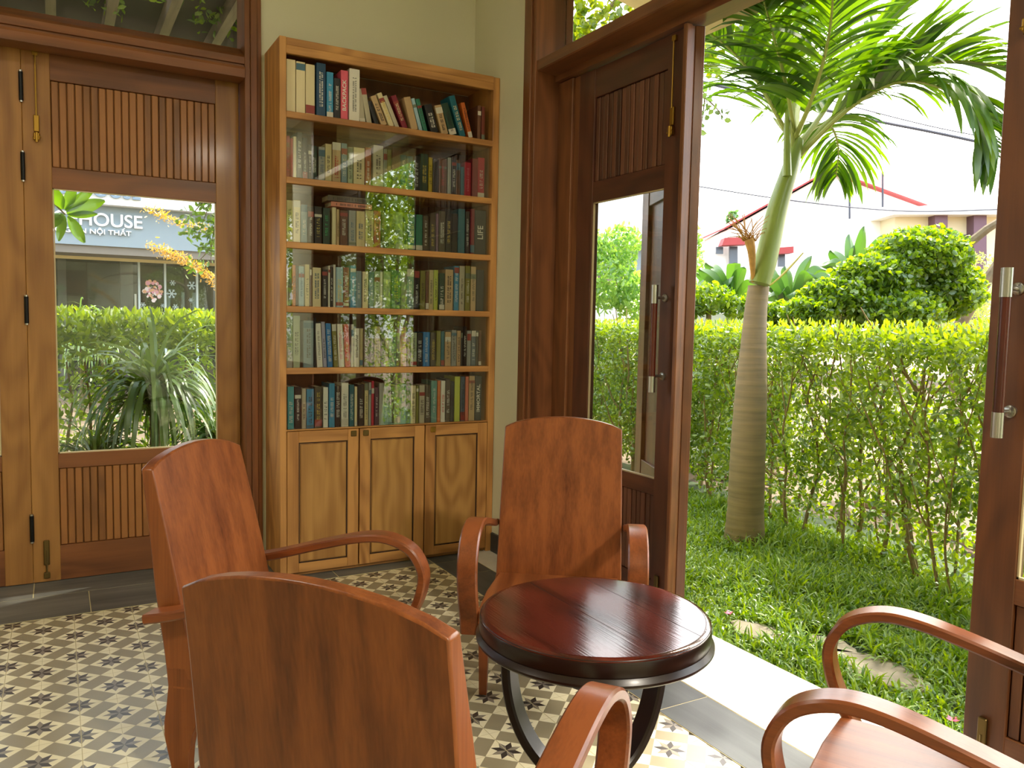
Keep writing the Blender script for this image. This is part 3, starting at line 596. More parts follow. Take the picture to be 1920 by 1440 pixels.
# books lying flat on top of the third row
for (x0, x1, z, th, c, lab) in ((1.352, 1.592, 2.085, .026, 'salmon', 'pinkish cream book lying flat on top of the third row'), (1.335, 1.580, 2.115, .03, 'umber', 'dark book lying flat, upper one under the second shelf board')):
    m = MB(); k = .0016; dep = .13
    m.prism([(4.475, z), (4.475, z+th), (4.475+dep, z+th), (4.475+dep, z+th-k), (4.479, z+th-k), (4.479, z+k), (4.475+dep, z+k), (4.475+dep, z)], 'x', x0, x1)
    o = m.build('book', plain('cover_%s_flat' % c, COL[c], .5), None, (x0, 4.475, z)); 
    MB().box(x0+.003, x1-.003, 4.479, 4.475+dep-.003, z+k, z+th-k).build('pages', PAGES, o, (x0, 4.475, z))
    m = MB(); q = x0+.03; rnd = random.Random(5)
    while q < x1-.03:
        L = rnd.uniform(.003, .006)
        if rnd.random() < .82: m.box(q, q+L*.7, 4.4742, 4.476, z+th*.25, z+th*.72)
        q += L*1.4
    m.build('spine_title', plain('ink_dark', (44, 38, 36), .5), o, (x0, 4.475, z))
    tag(o, lab, 'book', 'books in the oak bookcase')
# ------------------------------------------------------------------ garden ground
GZ = -.10
def onplane(x, y, axis, val):
    d = RT*((x-960)/F_PX)+UP*((720-y)/F_PX)+FW; t = (val-(EYE if axis == 2 else 0))/d[axis]; return Vector((0, 0, EYE))+d*t
m = MB(); m.add([(2.6, -12, GZ), (5.2, -12, GZ), (5.6, 9, GZ), (2.6, 9, GZ)], [(0, 1, 2, 3)]); m.add([(-14, 5.0, GZ), (2.6, 5.0, GZ), (2.6, 9, GZ), (-14, 9, GZ)], [(0, 1, 2, 3)])
struct(m.build('ground_lawn', plain('lawn_soil', (52, 70, 30), .95, var=.4, scale=9)), 'lawn soil between the building and the hedges', 'ground')
m = MB(); m.add([(-60, -60, GZ-.02), (90, -60, GZ-.02), (90, 90, GZ-.02), (-60, 90, GZ-.02)], [(0, 1, 2, 3)])
struct(m.build('ground', plain('dry_ground', (104, 88, 68), .95, var=.35, scale=1.2)), 'dry pale ground beyond the hedges', 'ground')
m = MB(); m.box(2.61, 2.68, -6, 9, GZ, -.004); m.box(-5, 2.61, 4.99, 5.06, GZ, -.004)
struct(m.build('trim_11', STONE), 'stone edging of the building plinth', 'plinth')
# grass
HB = [(3.4, -7.0), (3.75, -1.5), (3.95, .8), (4.32, 2.54), (4.58, 3.27), (4.75, 3.73), (4.80, 4.37), (5.03, 5.54), (5.35, 7.4), (5.6, 9.0)]
HBY = np.array([b_[1] for b_ in HB]); HBX = np.array([b_[0] for b_ in HB])
def hx(y): return np.interp(y, HBY, HBX)
STONES = [tuple(onplane(x, y, 2, GZ)) for x, y in ((1640, 1262), (1420, 1190), (1560, 1215))]
def grass(n, x0, x1, y0, y1, Ls, name, label, follow=False):
    x = RNG.uniform(x0, x1, n*2); y = RNG.uniform(y0, y1, n*2)
    keep = np.ones(len(x), bool)
    if follow: keep &= x < hx(y)+.35
    for s in STONES: keep &= ((x-s[0])/.12)**2+((y-s[1])/.2)**2 > 1
    x, y = x[keep][:n], y[keep][:n]; k = len(x)
    base = np.stack([x, y, np.full(k, GZ)], 1); d = RNG.normal(size=(k, 3))*.55; d[:, 2] = .75+RNG.random(k)*.5; d /= np.linalg.norm(d, axis=1)[:, None]
    patch = .75+.5*np.sin(x*5.1+1)*np.sin(y*4.3)+.25*RNG.random(k)
    V, Fq = straps(base, d, RNG.uniform(*Ls, k)*np.clip(patch, .5, 1.4), RNG.uniform(.007, .013, k), RNG.uniform(.5, 2.2, k), 4)
    o = np_mesh(name, V, Fq, leafmat('grass_blade', (74, 116, 34), (142, 172, 58), .42, .35, .06)); tag(o, label, 'grass', kind='stuff')
grass(52000, 2.69, 5.2, 1.2, 6.2, (.07, .15), 'lawn_grass', 'bright green broad-bladed lawn grass outside the open doorway', True)
grass(9000, 2.69, 4.4, -5, 1.2, (.08, .15), 'lawn_grass', 'green lawn grass along the garden side behind the right-hand door', True)
for i, (s, sc) in enumerate(zip(STONES, ((.24, .15), (.16, .10), (.12, .08)))):
    m = MB(); pts = [(s[0]+sc[1]*(1+.12*math.sin(k*2.1+i))*math.cos(k*PI/7), s[1]+sc[0]*(1+.12*math.cos(k*1.7))*math.sin(k*PI/7)) for k in range(14)]
    m.prism(pts, 'z', GZ-.02, GZ+.022); o = m.build('stepping_stone', plain('garden_stone', (132, 124, 102), .85, var=.15, scale=15, bump=.4), None, (s[0], s[1], GZ), bevel=.008)
    tag(o, ('largest flat stepping stone sunk in the lawn, seen through the far chair arm', 'pale stepping stone in the lawn beside the round table', 'small stepping stone half hidden in grass between the two others')[i], 'stone', 'stepping stones in the lawn')
for i, (x, y, d, lab) in enumerate(((1367, 1152, .014, 'pink fallen blossom on the lawn above the round table edge'), (1786, 1352, .014, 'pink fallen blossom on the lawn near the right-hand door'))):
    p = onplane(x, y, 2, GZ+.05); m = MB()
    for k in range(5):
        a = k*2*PI/5; c, s_ = math.cos(a), math.sin(a); q = lambda r, t, z: (p.x+r*c-t*s_, p.y+r*s_+t*c, p.z+z)
        m.add([q(0, 0, 0), q(.014, .010, .006), q(.026, 0, .012), q(.014, -.010, .006)], [(0, 1, 2, 3)])
    tag(m.build('blossom', plain('blossom_pink', (222, 70, 110), .6), None, tuple(p)), lab, 'flower')
# ------------------------------------------------------------------ hedges
LEAF_H = leafmat('hedge_leaf', (62, 100, 24), (138, 168, 42), .5, .35, .10)
STEM = plain('hedge_stem', (128, 108, 66), .85, var=.3, scale=30)
def hedge_e():
    e = empty('hedge', (4.7, 3.7, GZ), label='long clipped leafy green hedge across the lawn, seen through the open doorway', cat='hedge')
    cent = []
    def band_(n, y0, y1, z0, z1, t0=-.05, t1=.55, pw=1):
        y = RNG.uniform(y0, y1, n); z = z0+(z1-z0)*RNG.random(n)**pw; x = hx(y)+RNG.uniform(t0, t1, n)+.05*np.sin(y*7+z*5)
        return np.stack([x, y, z], 1)
    cent += [band_(9000, 5.2, 8.8, .1, 1.42), band_(15000, 1.9, 8.5, .85, 1.40), band_(9000, 1.9, 8.5, 1.28, 1.46), band_(17000, 1.9, 8.5, .42, .9), band_(9500, 1.9, 8.5, .0, .5), band_(9000, -6.5, 1.9, .1, 1.45)]
    c = np.concatenate(cent)
    # clumpy: thin out where a slow wave is low
    w = np.sin(c[:, 1]*6.3+c[:, 2]*4)+np.sin(c[:, 2]*9.1-c[:, 1]*3.7)+np.sin(c[:, 0]*11+c[:, 1]*8); keep = (w > -1.0) | (RNG.random(len(c)) < .35) | (c[:, 2] > 1.3); c = c[keep]
    V, Fq = leaves(c, RNG.uniform(.036, .062, len(c)), up=.5, asp=.52); np_mesh('foliage', V, Fq, LEAF_H, e, (4.7, 3.7, GZ))
    # upright young shoots along the clipped top
    y = RNG.uniform(1.9, 8.5, 2200); c = np.stack([hx(y)+RNG.uniform(-.05, .55, 2200), y, 1.43+RNG.random(2200)**2*.09], 1)
    V, Fq = leaves(c, RNG.uniform(.04, .06, 2200), up=2.2, asp=.4); np_mesh('shoots', V, Fq, leafmat('shoot_leaf', (96, 132, 30), (150, 176, 50), .55, .35, .1), e, (4.7, 3.7, GZ))
    rnd = random.Random(3)
    for k in range(46):
        y = 2.0+k*.125+rnd.uniform(-.05, .05); x = float(hx(y))+rnd.uniform(.05, .42); m = MB(); r = rnd.uniform(.008, .022)
        p = [(x, y, GZ)]; 
        for j in range(5): p.append((p[-1][0]+rnd.uniform(-.05, .05), p[-1][1]+rnd.uniform(-.07, .07), GZ+.26*(j+1)))
        m.tube(spline(p, 3), [r*(1-.045*i) for i in range(len(spline(p, 3)))], 6)
        for b_ in range(4):
            a = Vector(p[1+b_ % 4])*.6+Vector(p[min(5, 2+b_ % 4)])*.4; d = Vector((rnd.uniform(-.25, .25), rnd.uniform(-.35, .35), rnd.uniform(.2, .5)))
            m.tube([a, a+d*.5, a+d+Vector((0, 0, .1))], [r*.5, r*.4, r*.2], 5)
        m.build('stem', STEM, e, (4.7, 3.7, GZ))
hedge_e()
def hedge_n():
    L = (.6, 6.7, GZ); e = empty('hedge', L, label='clipped green hedge outside the glazed door, in front of the grey shop', cat='hedge')
    def bx(n, x0, x1, y0, y1, z0, z1): return np.stack([RNG.uniform(x0, x1, n), RNG.uniform(y0, y1, n), RNG.uniform(z0, z1, n)], 1)
    c = np.concatenate([bx(9000, -1.2, 4.6, 6.55, 7.0, .3, 1.42), bx(6000, -1.2, 4.6, 6.5, 7.1, 1.22, 1.44), bx(2500, -1.2, 4.6, 6.55, 7.0, 0, .3)])
    V, Fq = leaves(c, RNG.uniform(.05, .08, len(c)), up=.5, asp=.5); np_mesh('foliage', V, Fq, LEAF_H, e, L)
    c = bx(2600, -1.2, 4.6, 6.5, 7.1, 1.40, 1.50)
    V, Fq = leaves(c, RNG.uniform(.05, .08, len(c)), up=2, asp=.42); np_mesh('shoots', V, Fq, leafmat('shoot_leaf', (116, 150, 36), (176, 196, 60)), e, L)
    rnd = random.Random(8)
    for k in range(30):
        x = -1+k*.18; m = MB(); p = [(x, 6.75, GZ)]
        for j in range(4): p.append((p[-1][0]+rnd.uniform(-.06, .06), p[-1][1]+rnd.uniform(-.05, .05), GZ+.3*(j+1)))
        m.tube(p, [.018, .016, .013, .01, .007], 6).build('stem', STEM, e, L)
hedge_n()
# strap-leaved clump outside the glazed door
def clump(x, y, zt, n, L, W, name, label, loc_seed, mat):
    lo = (x, y, GZ); e = empty(name, lo, label=label, cat='plant')
    MB().tube([(x, y, GZ), (x+.02, y, (zt+GZ)/2), (x, y, zt)], [.045, .035, .03], 10).build('stem', plain('plant_stem', (92, 84, 48), .8, var=.3, scale=30), e, lo)
    base = np.stack([x+RNG.normal(size=n)*.02, y+RNG.normal(size=n)*.02, zt+RNG.uniform(-.18, .06, n)], 1)
    a = RNG.uniform(0, 2*PI, n); el = RNG.uniform(.25, 1.45, n); d = np.stack([np.cos(a)*np.cos(el), np.sin(a)*np.cos(el), np.sin(el)], 1)
    V, Fq = straps(base, d, RNG.uniform(L*.6, L*1.1, n), RNG.uniform(W*.7, W*1.1, n), RNG.uniform(1.6, 3.6, n), 8); np_mesh('leaves', V, Fq, mat, e, lo)
STRAP = leafmat('strap_leaf', (50, 84, 34), (100, 130, 58), .35, .35, .08)
p1 = onplane(287, 736, 1, 5.85)
clump(p1.x, 5.85, p1.z, 240, .78, .028, 'strap_leaved_plant', 'tall strap-leaved plant in the middle of the glazed door view', 1, STRAP)
clump(p1.x-.36, 5.95, .45, 150, .66, .024, 'strap_leaved_plant', 'lower strap-leaved plant left of the tall one, outside the glazed door', 2, STRAP)
clump(p1.x+.45, 6.1, .55, 150, .66, .024, 'strap_leaved_plant', 'strap-leaved plant right of the tall one, at the window edge', 3, STRAP)
clump(p1.x+.05, 5.75, .12, 140, .55, .024, 'strap_leaved_plant', 'low strap-leaved plant at the foot of the tall one', 4, STRAP)
clump(p1.x-.75, 6.1, .3, 130, .6, .024, 'strap_leaved_plant', 'leftmost strap-leaved plant outside the glazed door', 6, STRAP)
clump(p1.x+.8, 5.9, .3, 130, .6, .024, 'strap_leaved_plant', 'rightmost strap-leaved plant, mostly hidden by the door stile', 7, STRAP)
# ------------------------------------------------------------------ palm
PB = Vector((4.28, 4.11, GZ)); DP = 5.67
pe = empty('palm_tree', tuple(PB), label='palm tree with ringed trunk and green crown standing before the hedge', cat='palm tree')
AX = [PB, Vector((4.29, 4.12, .1)), Vector((4.32, 4.15, .6)), Vector((4.36, 4.18, 1.15)), Vector((4.39, 4.20, 1.55)), Vector((4.41, 4.20, 1.75))]
pts = spline(AX, 16); m = MB(); rad = []
for i, p in enumerate(pts):
    z = p.z; r = np.interp(z, (-.1, 0, .15, .6, 1.0, 1.3, 1.6, 1.75), (.150, .138, .128, .122, .112, .092, .078, .074)); rad.append(float(r)*(1+(.018 if i % 4 == 0 else 0)))
m.tube(pts, rad, 28)
def ringed():
    mt, nt, out = newmat('palm_bark'); b_ = princ(nt, out, None, .8); N, L = nt.nodes, nt.links
    tc = N.new('ShaderNodeTexCoord'); mp = N.new('ShaderNodeMapping'); mp.inputs['Scale'].default_value = (.6, .6, 9); L.new(tc.outputs['Object'], mp.inputs[0])
    n = N.new('ShaderNodeTexNoise'); n.inputs['Scale'].default_value = 3; n.inputs['Detail'].default_value = 6; L.new(mp.outputs[0], n.inputs['Vector'])
    sx = N.new('ShaderNodeSeparateXYZ'); L.new(tc.outputs['Object'], sx.inputs[0])
    cr = N.new('ShaderNodeValToRGB'); e = cr.color_ramp.elements; e[0].position = .35; e[0].color = (*s2l((86, 66, 38)), 1); e[1].position = .68; e[1].color = (*s2l((138, 112, 72)), 1); L.new(n.outputs['Fac'], cr.inputs[0])
    c2 = N.new('ShaderNodeValToRGB'); e = c2.color_ramp.elements; e[0].color = (*s2l((104, 100, 44)), 1); e[1].color = (*s2l((160, 146, 124)), 1); mr = N.new('ShaderNodeMapRange'); mr.inputs[1].default_value = 0; mr.inputs[2].default_value = 1.7; L.new(sx.outputs[2], mr.inputs[0]); L.new(mr.outputs[0], c2.inputs[0])
    mx = N.new('ShaderNodeMix'); mx.data_type = 'RGBA'; mx.inputs[0].default_value = .5; L.new(cr.outputs[0], mx.inputs[6]); L.new(c2.outputs[0], mx.inputs[7]); L.new(mx.outputs[2], b_.inputs['Base Color'])
    bp = N.new('ShaderNodeBump'); bp.inputs['Strength'].default_value = .5; bp.inputs['Distance'].default_value = .01; L.new(n.outputs['Fac'], bp.inputs['Height']); L.new(bp.outputs[0], b_.inputs['Normal']); return mt
m.build('trunk', ringed(), pe, PB, smooth=True)
CROWN = at(1497, 262, DP)
cs = [at(1424, 532, DP), at(1440, 470, DP), at(1458, 390, DP), at(1480, 320, DP), CROWN]
sp_ = spline(cs, 6); MB().tube(sp_, [float(np.interp(i/(len(sp_)-1), (0, .15, .5, .8, 1), (.074, .078, .070, .055, .038))) for i in range(len(sp_))], 24).build('crownshaft', plain('crownshaft_green', (126, 144, 62), .4, var=.12, scale=4, coat=.2), pe, PB, smooth=True)
RACH = plain('rachis', (150, 158, 84), .5); PLEAF = leafmat('palm_leaflet', (40, 78, 26), (98, 138, 42), .5, .3, .08)
def frond(P, L0, n=44, side=(1, 1), droop=1.0, wid=.046, r0=.018, start=.2, spread=.75):
    L0 *= 1.3; n = int(n*.85); droop *= .5
    pts = spline([at(*q) for q in P], 8); m = MB(); k = len(pts)
    m.tube(pts, [r0*(1-.85*i/(k-1)) for i in range(k)], 8)
    base = []; dr = []; LL = []
    for i in range(n):
        u = start+(1-start)*i/(n-1); f = u*(k-1); j = min(k-2, int(f)); p = pts[j].lerp(pts[j+1], f-j); t = (pts[j+1]-pts[j]).normalized()
        s = t.cross(Vector((0, 0, 1)))
        if s.length < .3: s = t.cross(FW)
        s.normalize(); up = s.cross(t)
        for sg in (-1, 1):
            a = side[0] if sg < 0 else side[1]
            if not a: continue
            d = (t*(.55+.5*u)+s*sg*spread+up*.25+Vector((random.uniform(-.12, .12), random.uniform(-.12, .12), random.uniform(-.15, .1)))).normalized()
            base.append(p); dr.append(d); LL.append(L0*a*(math.sin(PI*(.18+.74*u))**.7)*random.uniform(.85, 1.1))
    base = np.array(base); dr = np.array(dr); LL = np.array(LL)
    V, Fq = straps(base, dr, LL, wid, RNG.uniform(.8, 1.6, len(LL))*droop, 6)
    o = np_mesh('frond', V, Fq, PLEAF, pe, PB); m.build('rachis', RACH, o, PB, smooth=True)
D = DP
frond([(1490, 275, D), (1462, 225, D-.05), (1425, 160, D-.15), (1372, 95, D-.3), (1312, 52, D-.45), (1262, 40, D-.6)], .50, 46, droop=1.3)
frond([(1484, 280, D), (1486, 200, D-.05), (1482, 90, D-.15), (1476, 0, D-.3), (1466, -110, D-.5), (1450, -190, D-.8)], .60, 50, droop=1.0, r0=.026)
frond([(1500, 270, D), (1540, 215, D), (1595, 130, D), (1650, 55, D), (1720, -15, D-.05), (1800, -60, D-.1)], .60, 50, droop=.9, r0=.022)
frond([(1500, 290, D), (1560, 222, D-.1), (1640, 165, D-.2), (1720, 125, D-.35), (1800, 114, D-.5), (1900, 126, D-.65)], .62, 54, droop=.85, r0=.022)
frond([(1505, 285, D), (1590, 205, D-.3), (1680, 155, D-.5), (1765, 165, D-.7), (1830, 215, D-.85), (1868, 290, D-1.0)], .60, 50, droop=1.7)
frond([(1500, 262, D), (1535, 235, D+.25), (1560, 240, D+.5), (1572, 280, D+.7), (1568, 330, D+.8)], .46, 34, droop=1.8)
frond([(1492, 260, D), (1500, 170, D+.3), (1515, 80, D+.6), (1540, 10, D+.9), (1570, -60, D+1.2)], .62, 46, droop=1.0)
frond([(1490, 260, D), (1520, 190, D-.35), (1545, 110, D-.8), (1560, 20, D-1.2), (1560, -90, D-1.6)], .50, 44, droop=1.2)
frond([(1488, 265, D), (1450, 215, D+.3), (1425, 150, D+.6), (1410, 80, D+.9), (1395, 0, D+1.2)], .52, 40, droop=1.1)
frond([(1492, 255, D), (1478, 180, D-.3), (1462, 110, D-.6), (1440, 30, D-.9), (1420, -40, D-1.1)], .42, 36, droop=1.6)
frond([(1494, 255, D), (1520, 200, D+.3), (1560, 150, D+.6), (1610, 110, D+.9), (1650, 90, D+1.2)], .5, 36, droop=1.5)
# a folded young spear and the dry flower stalk under the crownshaft
MB().tube(spline([at(1476, 330, D-.08), at(1476, 240, D-.1), at(1478, 150, D-.12)], 6), [.03-.0015*i for i in range(13)], 10).build('spear', plain('crownshaft_green', (126, 144, 62), .4), pe, PB, smooth=True)
INF = plain('flower_stalk', (176, 132, 68), .8, var=.2, scale=20); m = MB()
m.tube(spline([at(1412, 528, D-.02), at(1411, 500, D-.06), at(1409, 470, D-.1), at(1404, 448, D-.12)], 4), [.012, .014, .016, .018, .02, .022, .024, .026, .028, .03, .032, .034, .03], 10)
rnd = random.Random(4)
for k in range(34):
    a = at(1405+rnd.uniform(-12, 14), 452, D-.12); q = at(1404+rnd.uniform(-48, 38), rnd.uniform(398, 446), D-.12+rnd.uniform(-.12, .12)); m.tube([a, a.lerp(q, .5)+Vector((0, 0, .02)), q], [.004, .003, .002], 5)
m.build('flower_stalk', INF, pe, PB)
m = MB(); m.band(spline([at(1444, 535, D-.1), at(1462, 520, D-.15), at(1482, 500, D-.2), at(1506, 474, D-.25)], 4), FW, .02, .008, hw=[.012, .02, .024, .028, .03, .03, .03, .028, .025, .02, .014, .008, .003])
m.build('dry_sheath', plain('dry_sheath', (196, 188, 96), .6), pe, PB)
# ------------------------------------------------------------------ plants and buildings beyond the hedge
def blob(name, label, cat, blobs, n, size, mat, up=.4, asp=.5, trunk=None, group=None, tm=None):
    """blobs: (px, py, depth, rx px, ry px); foliage over rounded crowns"""
    c0 = at(blobs[0][0], blobs[0][1], blobs[0][2]); lo = (c0.x, c0.y, GZ); e = empty(name, lo, label=label, cat=cat)
    if group: e['group'] = group
    A = sum(b_[3]*b_[4] for b_ in blobs); cc = []
    for (x, y, d, rx, ry) in blobs:
        k = int(n*rx*ry/A); v = RNG.normal(size=(k, 3)); v /= np.linalg.norm(v, axis=1)[:, None]; v *= (RNG.random(k)**.25)[:, None]*(1+.12*np.sin(v[:, :1]*9)*np.sin(v[:, 2:3]*8))
        p = at(x, y, d); s = d/F_PX; cc.append(np.array(p)+v*np.array([rx*s, rx*s, ry*s]))
    c = np.concatenate(cc); c = c[c[:, 2] > GZ]
    V, Fq = leaves(c, RNG.uniform(size*.7, size*1.2, len(c)), up=up, asp=asp); np_mesh('foliage', V, Fq, mat, e, lo)
    for t in (trunk or [[(blobs[0][0], blobs[0][1], blobs[0][2], .04)]]):
        P = [at(q[0], q[1], q[2]) for q in t]; rr = [q[3] for q in t]
        if len(P) == 1: P = [Vector((P[0].x, P[0].y, GZ)), P[0]]; rr = [rr[0]*1.3, rr[0]*.6]
        MB().tube(P, rr, 8).build('branch' if len(t) > 1 else 'trunk', tm or plain('tree_bark', (128, 112, 88), .9, var=.25, scale=12), e, lo)
    return e
VINE = leafmat('vine_leaf', (64, 104, 34), (134, 166, 56), .55, .4, .07)
blob('vine_covered_bush', 'big rounded vine-covered bush above the hedge, right of the palm', 'bush',
     [(1725, 478, 8.0, 88, 52), (1640, 520, 7.9, 78, 44), (1570, 560, 7.8, 70, 40), (1760, 545, 8.1, 78, 58), (1665, 585, 7.8, 95, 45), (1520, 585, 7.7, 55, 30)], 22000, .062, VINE, asp=.7, up=.1,
     trunk=[[(1690, 620, 8, .05), (1700, 560, 8, .05), (1740, 500, 8, .04)], [(1745, 500, 8, .05), (1810, 462, 7.9, .045), (1850, 430, 7.8, .04), (1905, 395, 7.7, .03)]])
blob('feathery_tree', 'feathery light green tree behind the vine-covered bush at the far right', 'tree',
     [(1830, 560, 9.2, 70, 55), (1850, 500, 9.4, 45, 28), (1800, 600, 9.2, 60, 40), (1900, 620, 9, 60, 50)], 2600, .06, leafmat('pale_leaf', (120, 158, 70), (176, 196, 100), .55), asp=.3,
     trunk=[[(1788, 900, 8.8, .08), (1795, 618, 8.8, .07), (1825, 565, 8.7, .065), (1868, 500, 8.6, .055), (1910, 440, 8.5, .05)]])
def banana(name_label, px, py, d, leaves_, cat='banana plant'):
    p = at(px, py, d); lo = (p.x, p.y, GZ); e = empty('banana_plant', lo, label=name_label, cat=cat); e['group'] = 'banana plants beyond the hedge'
    MB().tube([(p.x, p.y, GZ), tuple(p)], [.08, .05], 10).build('stem', plain('banana_stem', (140, 150, 80), .6), e, lo)
    ex = [(px+random.uniform(-75, 75), py-random.uniform(20, 105), .13, random.uniform(.05, .25)) for _ in range(7)]
    for (tx, ty, w, lift) in list(leaves_)+ex:
        w *= .6
        q = at(tx, ty, d-.2+random.uniform(-.3, .3)); mid = p.lerp(q, .55)+Vector((0, 0, lift)); pts = spline([p, mid, q], 8); k = len(pts)
        m = MB(); vs = []; fs = []; t0 = (q-p).normalized(); s = t0.cross(FW.cross(t0)+Vector((0, 0, .3))).normalized()
        s = (t0.cross(FW)).normalized()
        for i, a in enumerate(pts):
            u = i/(k-1); h = w*math.sin(PI*min(1, .08+u*.9))**.6*(1 if i < k-1 else .1)
            vs += [a-s*h, a+FW*(-.04), a+s*h]
        for i in range(k-1):
            fs += [(3*i, 3*i+1, 3*i+4, 3*i+3), (3*i+1, 3*i+2, 3*i+5, 3*i+4)]
        m.add(vs, fs); m.build('leaf', leafmat('banana_leaf', (48, 90, 40), (82, 124, 52), .4, .35, .08), e, lo, smooth=True)
banana('banana plant with broad upright leaves behind the vine-covered bush', 1600, 560, 10, [(1555, 470, .16, .1), (1618, 425, .13, .05), (1655, 440, .12, .1), (1530, 500, .14, .15), (1590, 440, .12, .05), (1540, 545, .13, .2)])
banana('banana plant with drooping leaves just left of the palm trunk', 1370, 580, 9, [(1300, 540, .14, .15), (1330, 505, .13, .1), (1395, 500, .12, .1), (1290, 580, .12, .25), (1430, 545, .12, .15), (1345, 590, .1, .2)])
banana('banana plant right of the palm trunk with long arching leaves', 1480, 590, 9, [(1440, 540, .12, .1), (1560, 510, .13, .2), (1520, 480, .1, .1), (1585, 545, .12, .25), (1470, 500, .11, .1)])
blob('shrub', 'low sunlit shrub behind the hedge left of the palm trunk', 'shrub', [(1330, 560, 8.2, 50, 30), (1390, 575, 8.2, 40, 22), (1295, 575, 8.2, 30, 24)], 1500, .07, VINE)
blob('shrub', 'low dark green shrub behind the hedge right of the palm trunk', 'shrub', [(1462, 588, 8.3, 34, 26), (1440, 600, 8.3, 26, 20)], 900, .07, VINE)
FAR = leafmat('far_leaf', (96, 146, 72), (156, 190, 96), .55, .4, .06)
blob('tree', 'light green tree seen through the glass of the dark panelled door', 'tree', [(1140, 530, 11, 60, 55), (1165, 460, 11, 40, 40), (1110, 470, 11.2, 30, 40), (1200, 560, 11, 50, 50)], 3600, .085, FAR, trunk=[[(1150, 640, 11, .09)]])
blob('tree', 'thin pale tree just right of the dark door edge, far behind the hedge', 'tree', [(1298, 500, 14, 22, 60), (1305, 450, 14, 12, 30)], 500, .10, FAR, trunk=[[(1300, 600, 14, .04)]])
blob('tree', 'small dark green tree top peeking above the red roof edge', 'tree', [(1374, 410, 30, 12, 14), (1384, 420, 30, 10, 10)], 200, .22, leafmat('dark_leaf', (60, 110, 50), (96, 140, 70)), trunk=[[(1372, 440, 30, .1)]])
# white garden wall behind the hedge
a = at(1272, 598, 9); b_ = at(1412, 600, 9); m = MB(); d = (b_-a).normalized(); nn = Vector((-d.y, d.x, 0))
m.prism([((a-d*.05).x, (a-d*.05).y), (b_.x, b_.y), ((b_+nn*.15).x, (b_+nn*.15).y), ((a-d*.05+nn*.15).x, (a-d*.05+nn*.15).y)], 'z', GZ, at(1300, 587, 9).z)
tag(m.build('garden_wall', plain('white_render', (240, 240, 236), .8), None, (a.x, a.y, GZ)), 'low white garden wall showing just above the hedge, left of the palm', 'wall')
# logs and stones lying on the dry ground behind the hedge
rnd = random.Random(21)
for i in range(14):
    y = rnd.uniform(1.8, 7); x = float(hx(y))+rnd.uniform(.7, 1.8); a = rnd.uniform(-.5, .5)+1.35; L = rnd.uniform(.3, .8); r = rnd.uniform(.03, .07)
    m = MB(); m.tube([(x-L*math.cos(a)/2, y-L*math.sin(a)/2, GZ+r), (x+.02, y, GZ+r*1.05), (x+L*math.cos(a)/2, y+L*math.sin(a)/2, GZ+r)], [r, r*1.05, r*.85], 10)
    o = m.build('log', plain('old_log', (170, 150, 126), .9, var=.3, scale=20), None, (x, y, GZ)); tag(o, 'cut pale log lying on the dry ground behind the hedge', 'log', 'logs behind the hedge')
# hanging leafy branches above and left of the opening
def spray(name, label, twigs, n_per, size, mat, cat='branch', asp=.75, droopy=.8, root=None):
    p0 = at(*twigs[0][0]); lo = tuple(p0); e = empty(name, lo, label=label, cat=cat)
    m = MB(); cc = []
    for tw in twigs:
        pts = spline([at(*q) for q in tw], 6); m.tube(pts, [.007-.005*i/(len(pts)-1) for i in range(len(pts))], 5)
        for i in range(n_per):
            f = (.1+.9*RNG.random())*(len(pts)-1); j = min(len(pts)-2, int(f)); cc.append(np.array(pts[j].lerp(pts[j+1], f-j))+RNG.normal(size=3)*size*.7)
    if root:
        q = Vector(root); MB().tube(spline([(q.x, q.y, GZ), (q.x+.05, q.y, q.z*.5), tuple(q), tuple(q.lerp(p0, .6)+Vector((0, 0, .15))), tuple(p0)], 5), [.09-.004*i for i in range(21)], 9).build('trunk', plain('tree_bark', (128, 112, 88), .9), e, lo)
    m.build('twigs', plain('tree_bark', (128, 112, 88), .9), e, lo)
    cc = np.array(cc); V, Fq = leaves(cc, RNG.uniform(size*.7, size*1.25, len(cc)), up=0, asp=asp, droop=droopy); np_mesh('foliage', V, Fq, mat, e, lo)
BODHI = leafmat('heart_leaf', (76, 112, 32), (150, 166, 44), .6, .35, .06)
spray('overhanging_branch', 'leafy branch hanging into the top left of the open doorway', [[(1250, -60, 6.6), (1300, 40, 6.6), (1330, 110, 6.6)], [(1270, 20, 6.4), (1310, 90, 6.4), (1345, 125, 6.4)], [(1380, -40, 6.8), (1410, 30, 6.8), (1430, 90, 6.8)], [(1350, -50, 6.8), (1370, 40, 6.8), (1385, 80, 6.8)], [(1225, 30, 6.5), (1265, 100, 6.5), (1320, 130, 6.5)]], 60, .075, BODHI, root=tuple(at(985, 200, 8.2)))
spray('overhanging_branch', 'thin twig with few leaves dangling beside the dark door edge', [[(1310, 150, 6.0), (1322, 180, 6.0), (1330, 205, 6.0)], [(1322, 180, 6), (1318, 215, 6), (1312, 258, 6)], [(1330, 190, 6), (1345, 205, 6), (1356, 222, 6)]], 11, .055, leafmat('heart_leaf_dark', (84, 116, 60), (120, 150, 80)), root=tuple(at(975, 200, 9.0)))
spray('overhanging_branch', 'yellow-green leafy boughs seen through the transom above the dark door', [[(1040, -60, 7), (1090, 10, 7), (1110, 70, 7)], [(1080, -40, 7), (1130, 20, 7), (1170, 55, 7)], [(1060, 0, 7.3), (1080, 60, 7.3), (1090, 110, 7.3)], [(1130, -30, 7), (1190, 10, 7), (1240, 30, 7)], [(1020, 20, 7), (1060, 60, 7), (1080, 90, 7)]], 130, .075, BODHI, root=tuple(at(990, 150, 7.6)))
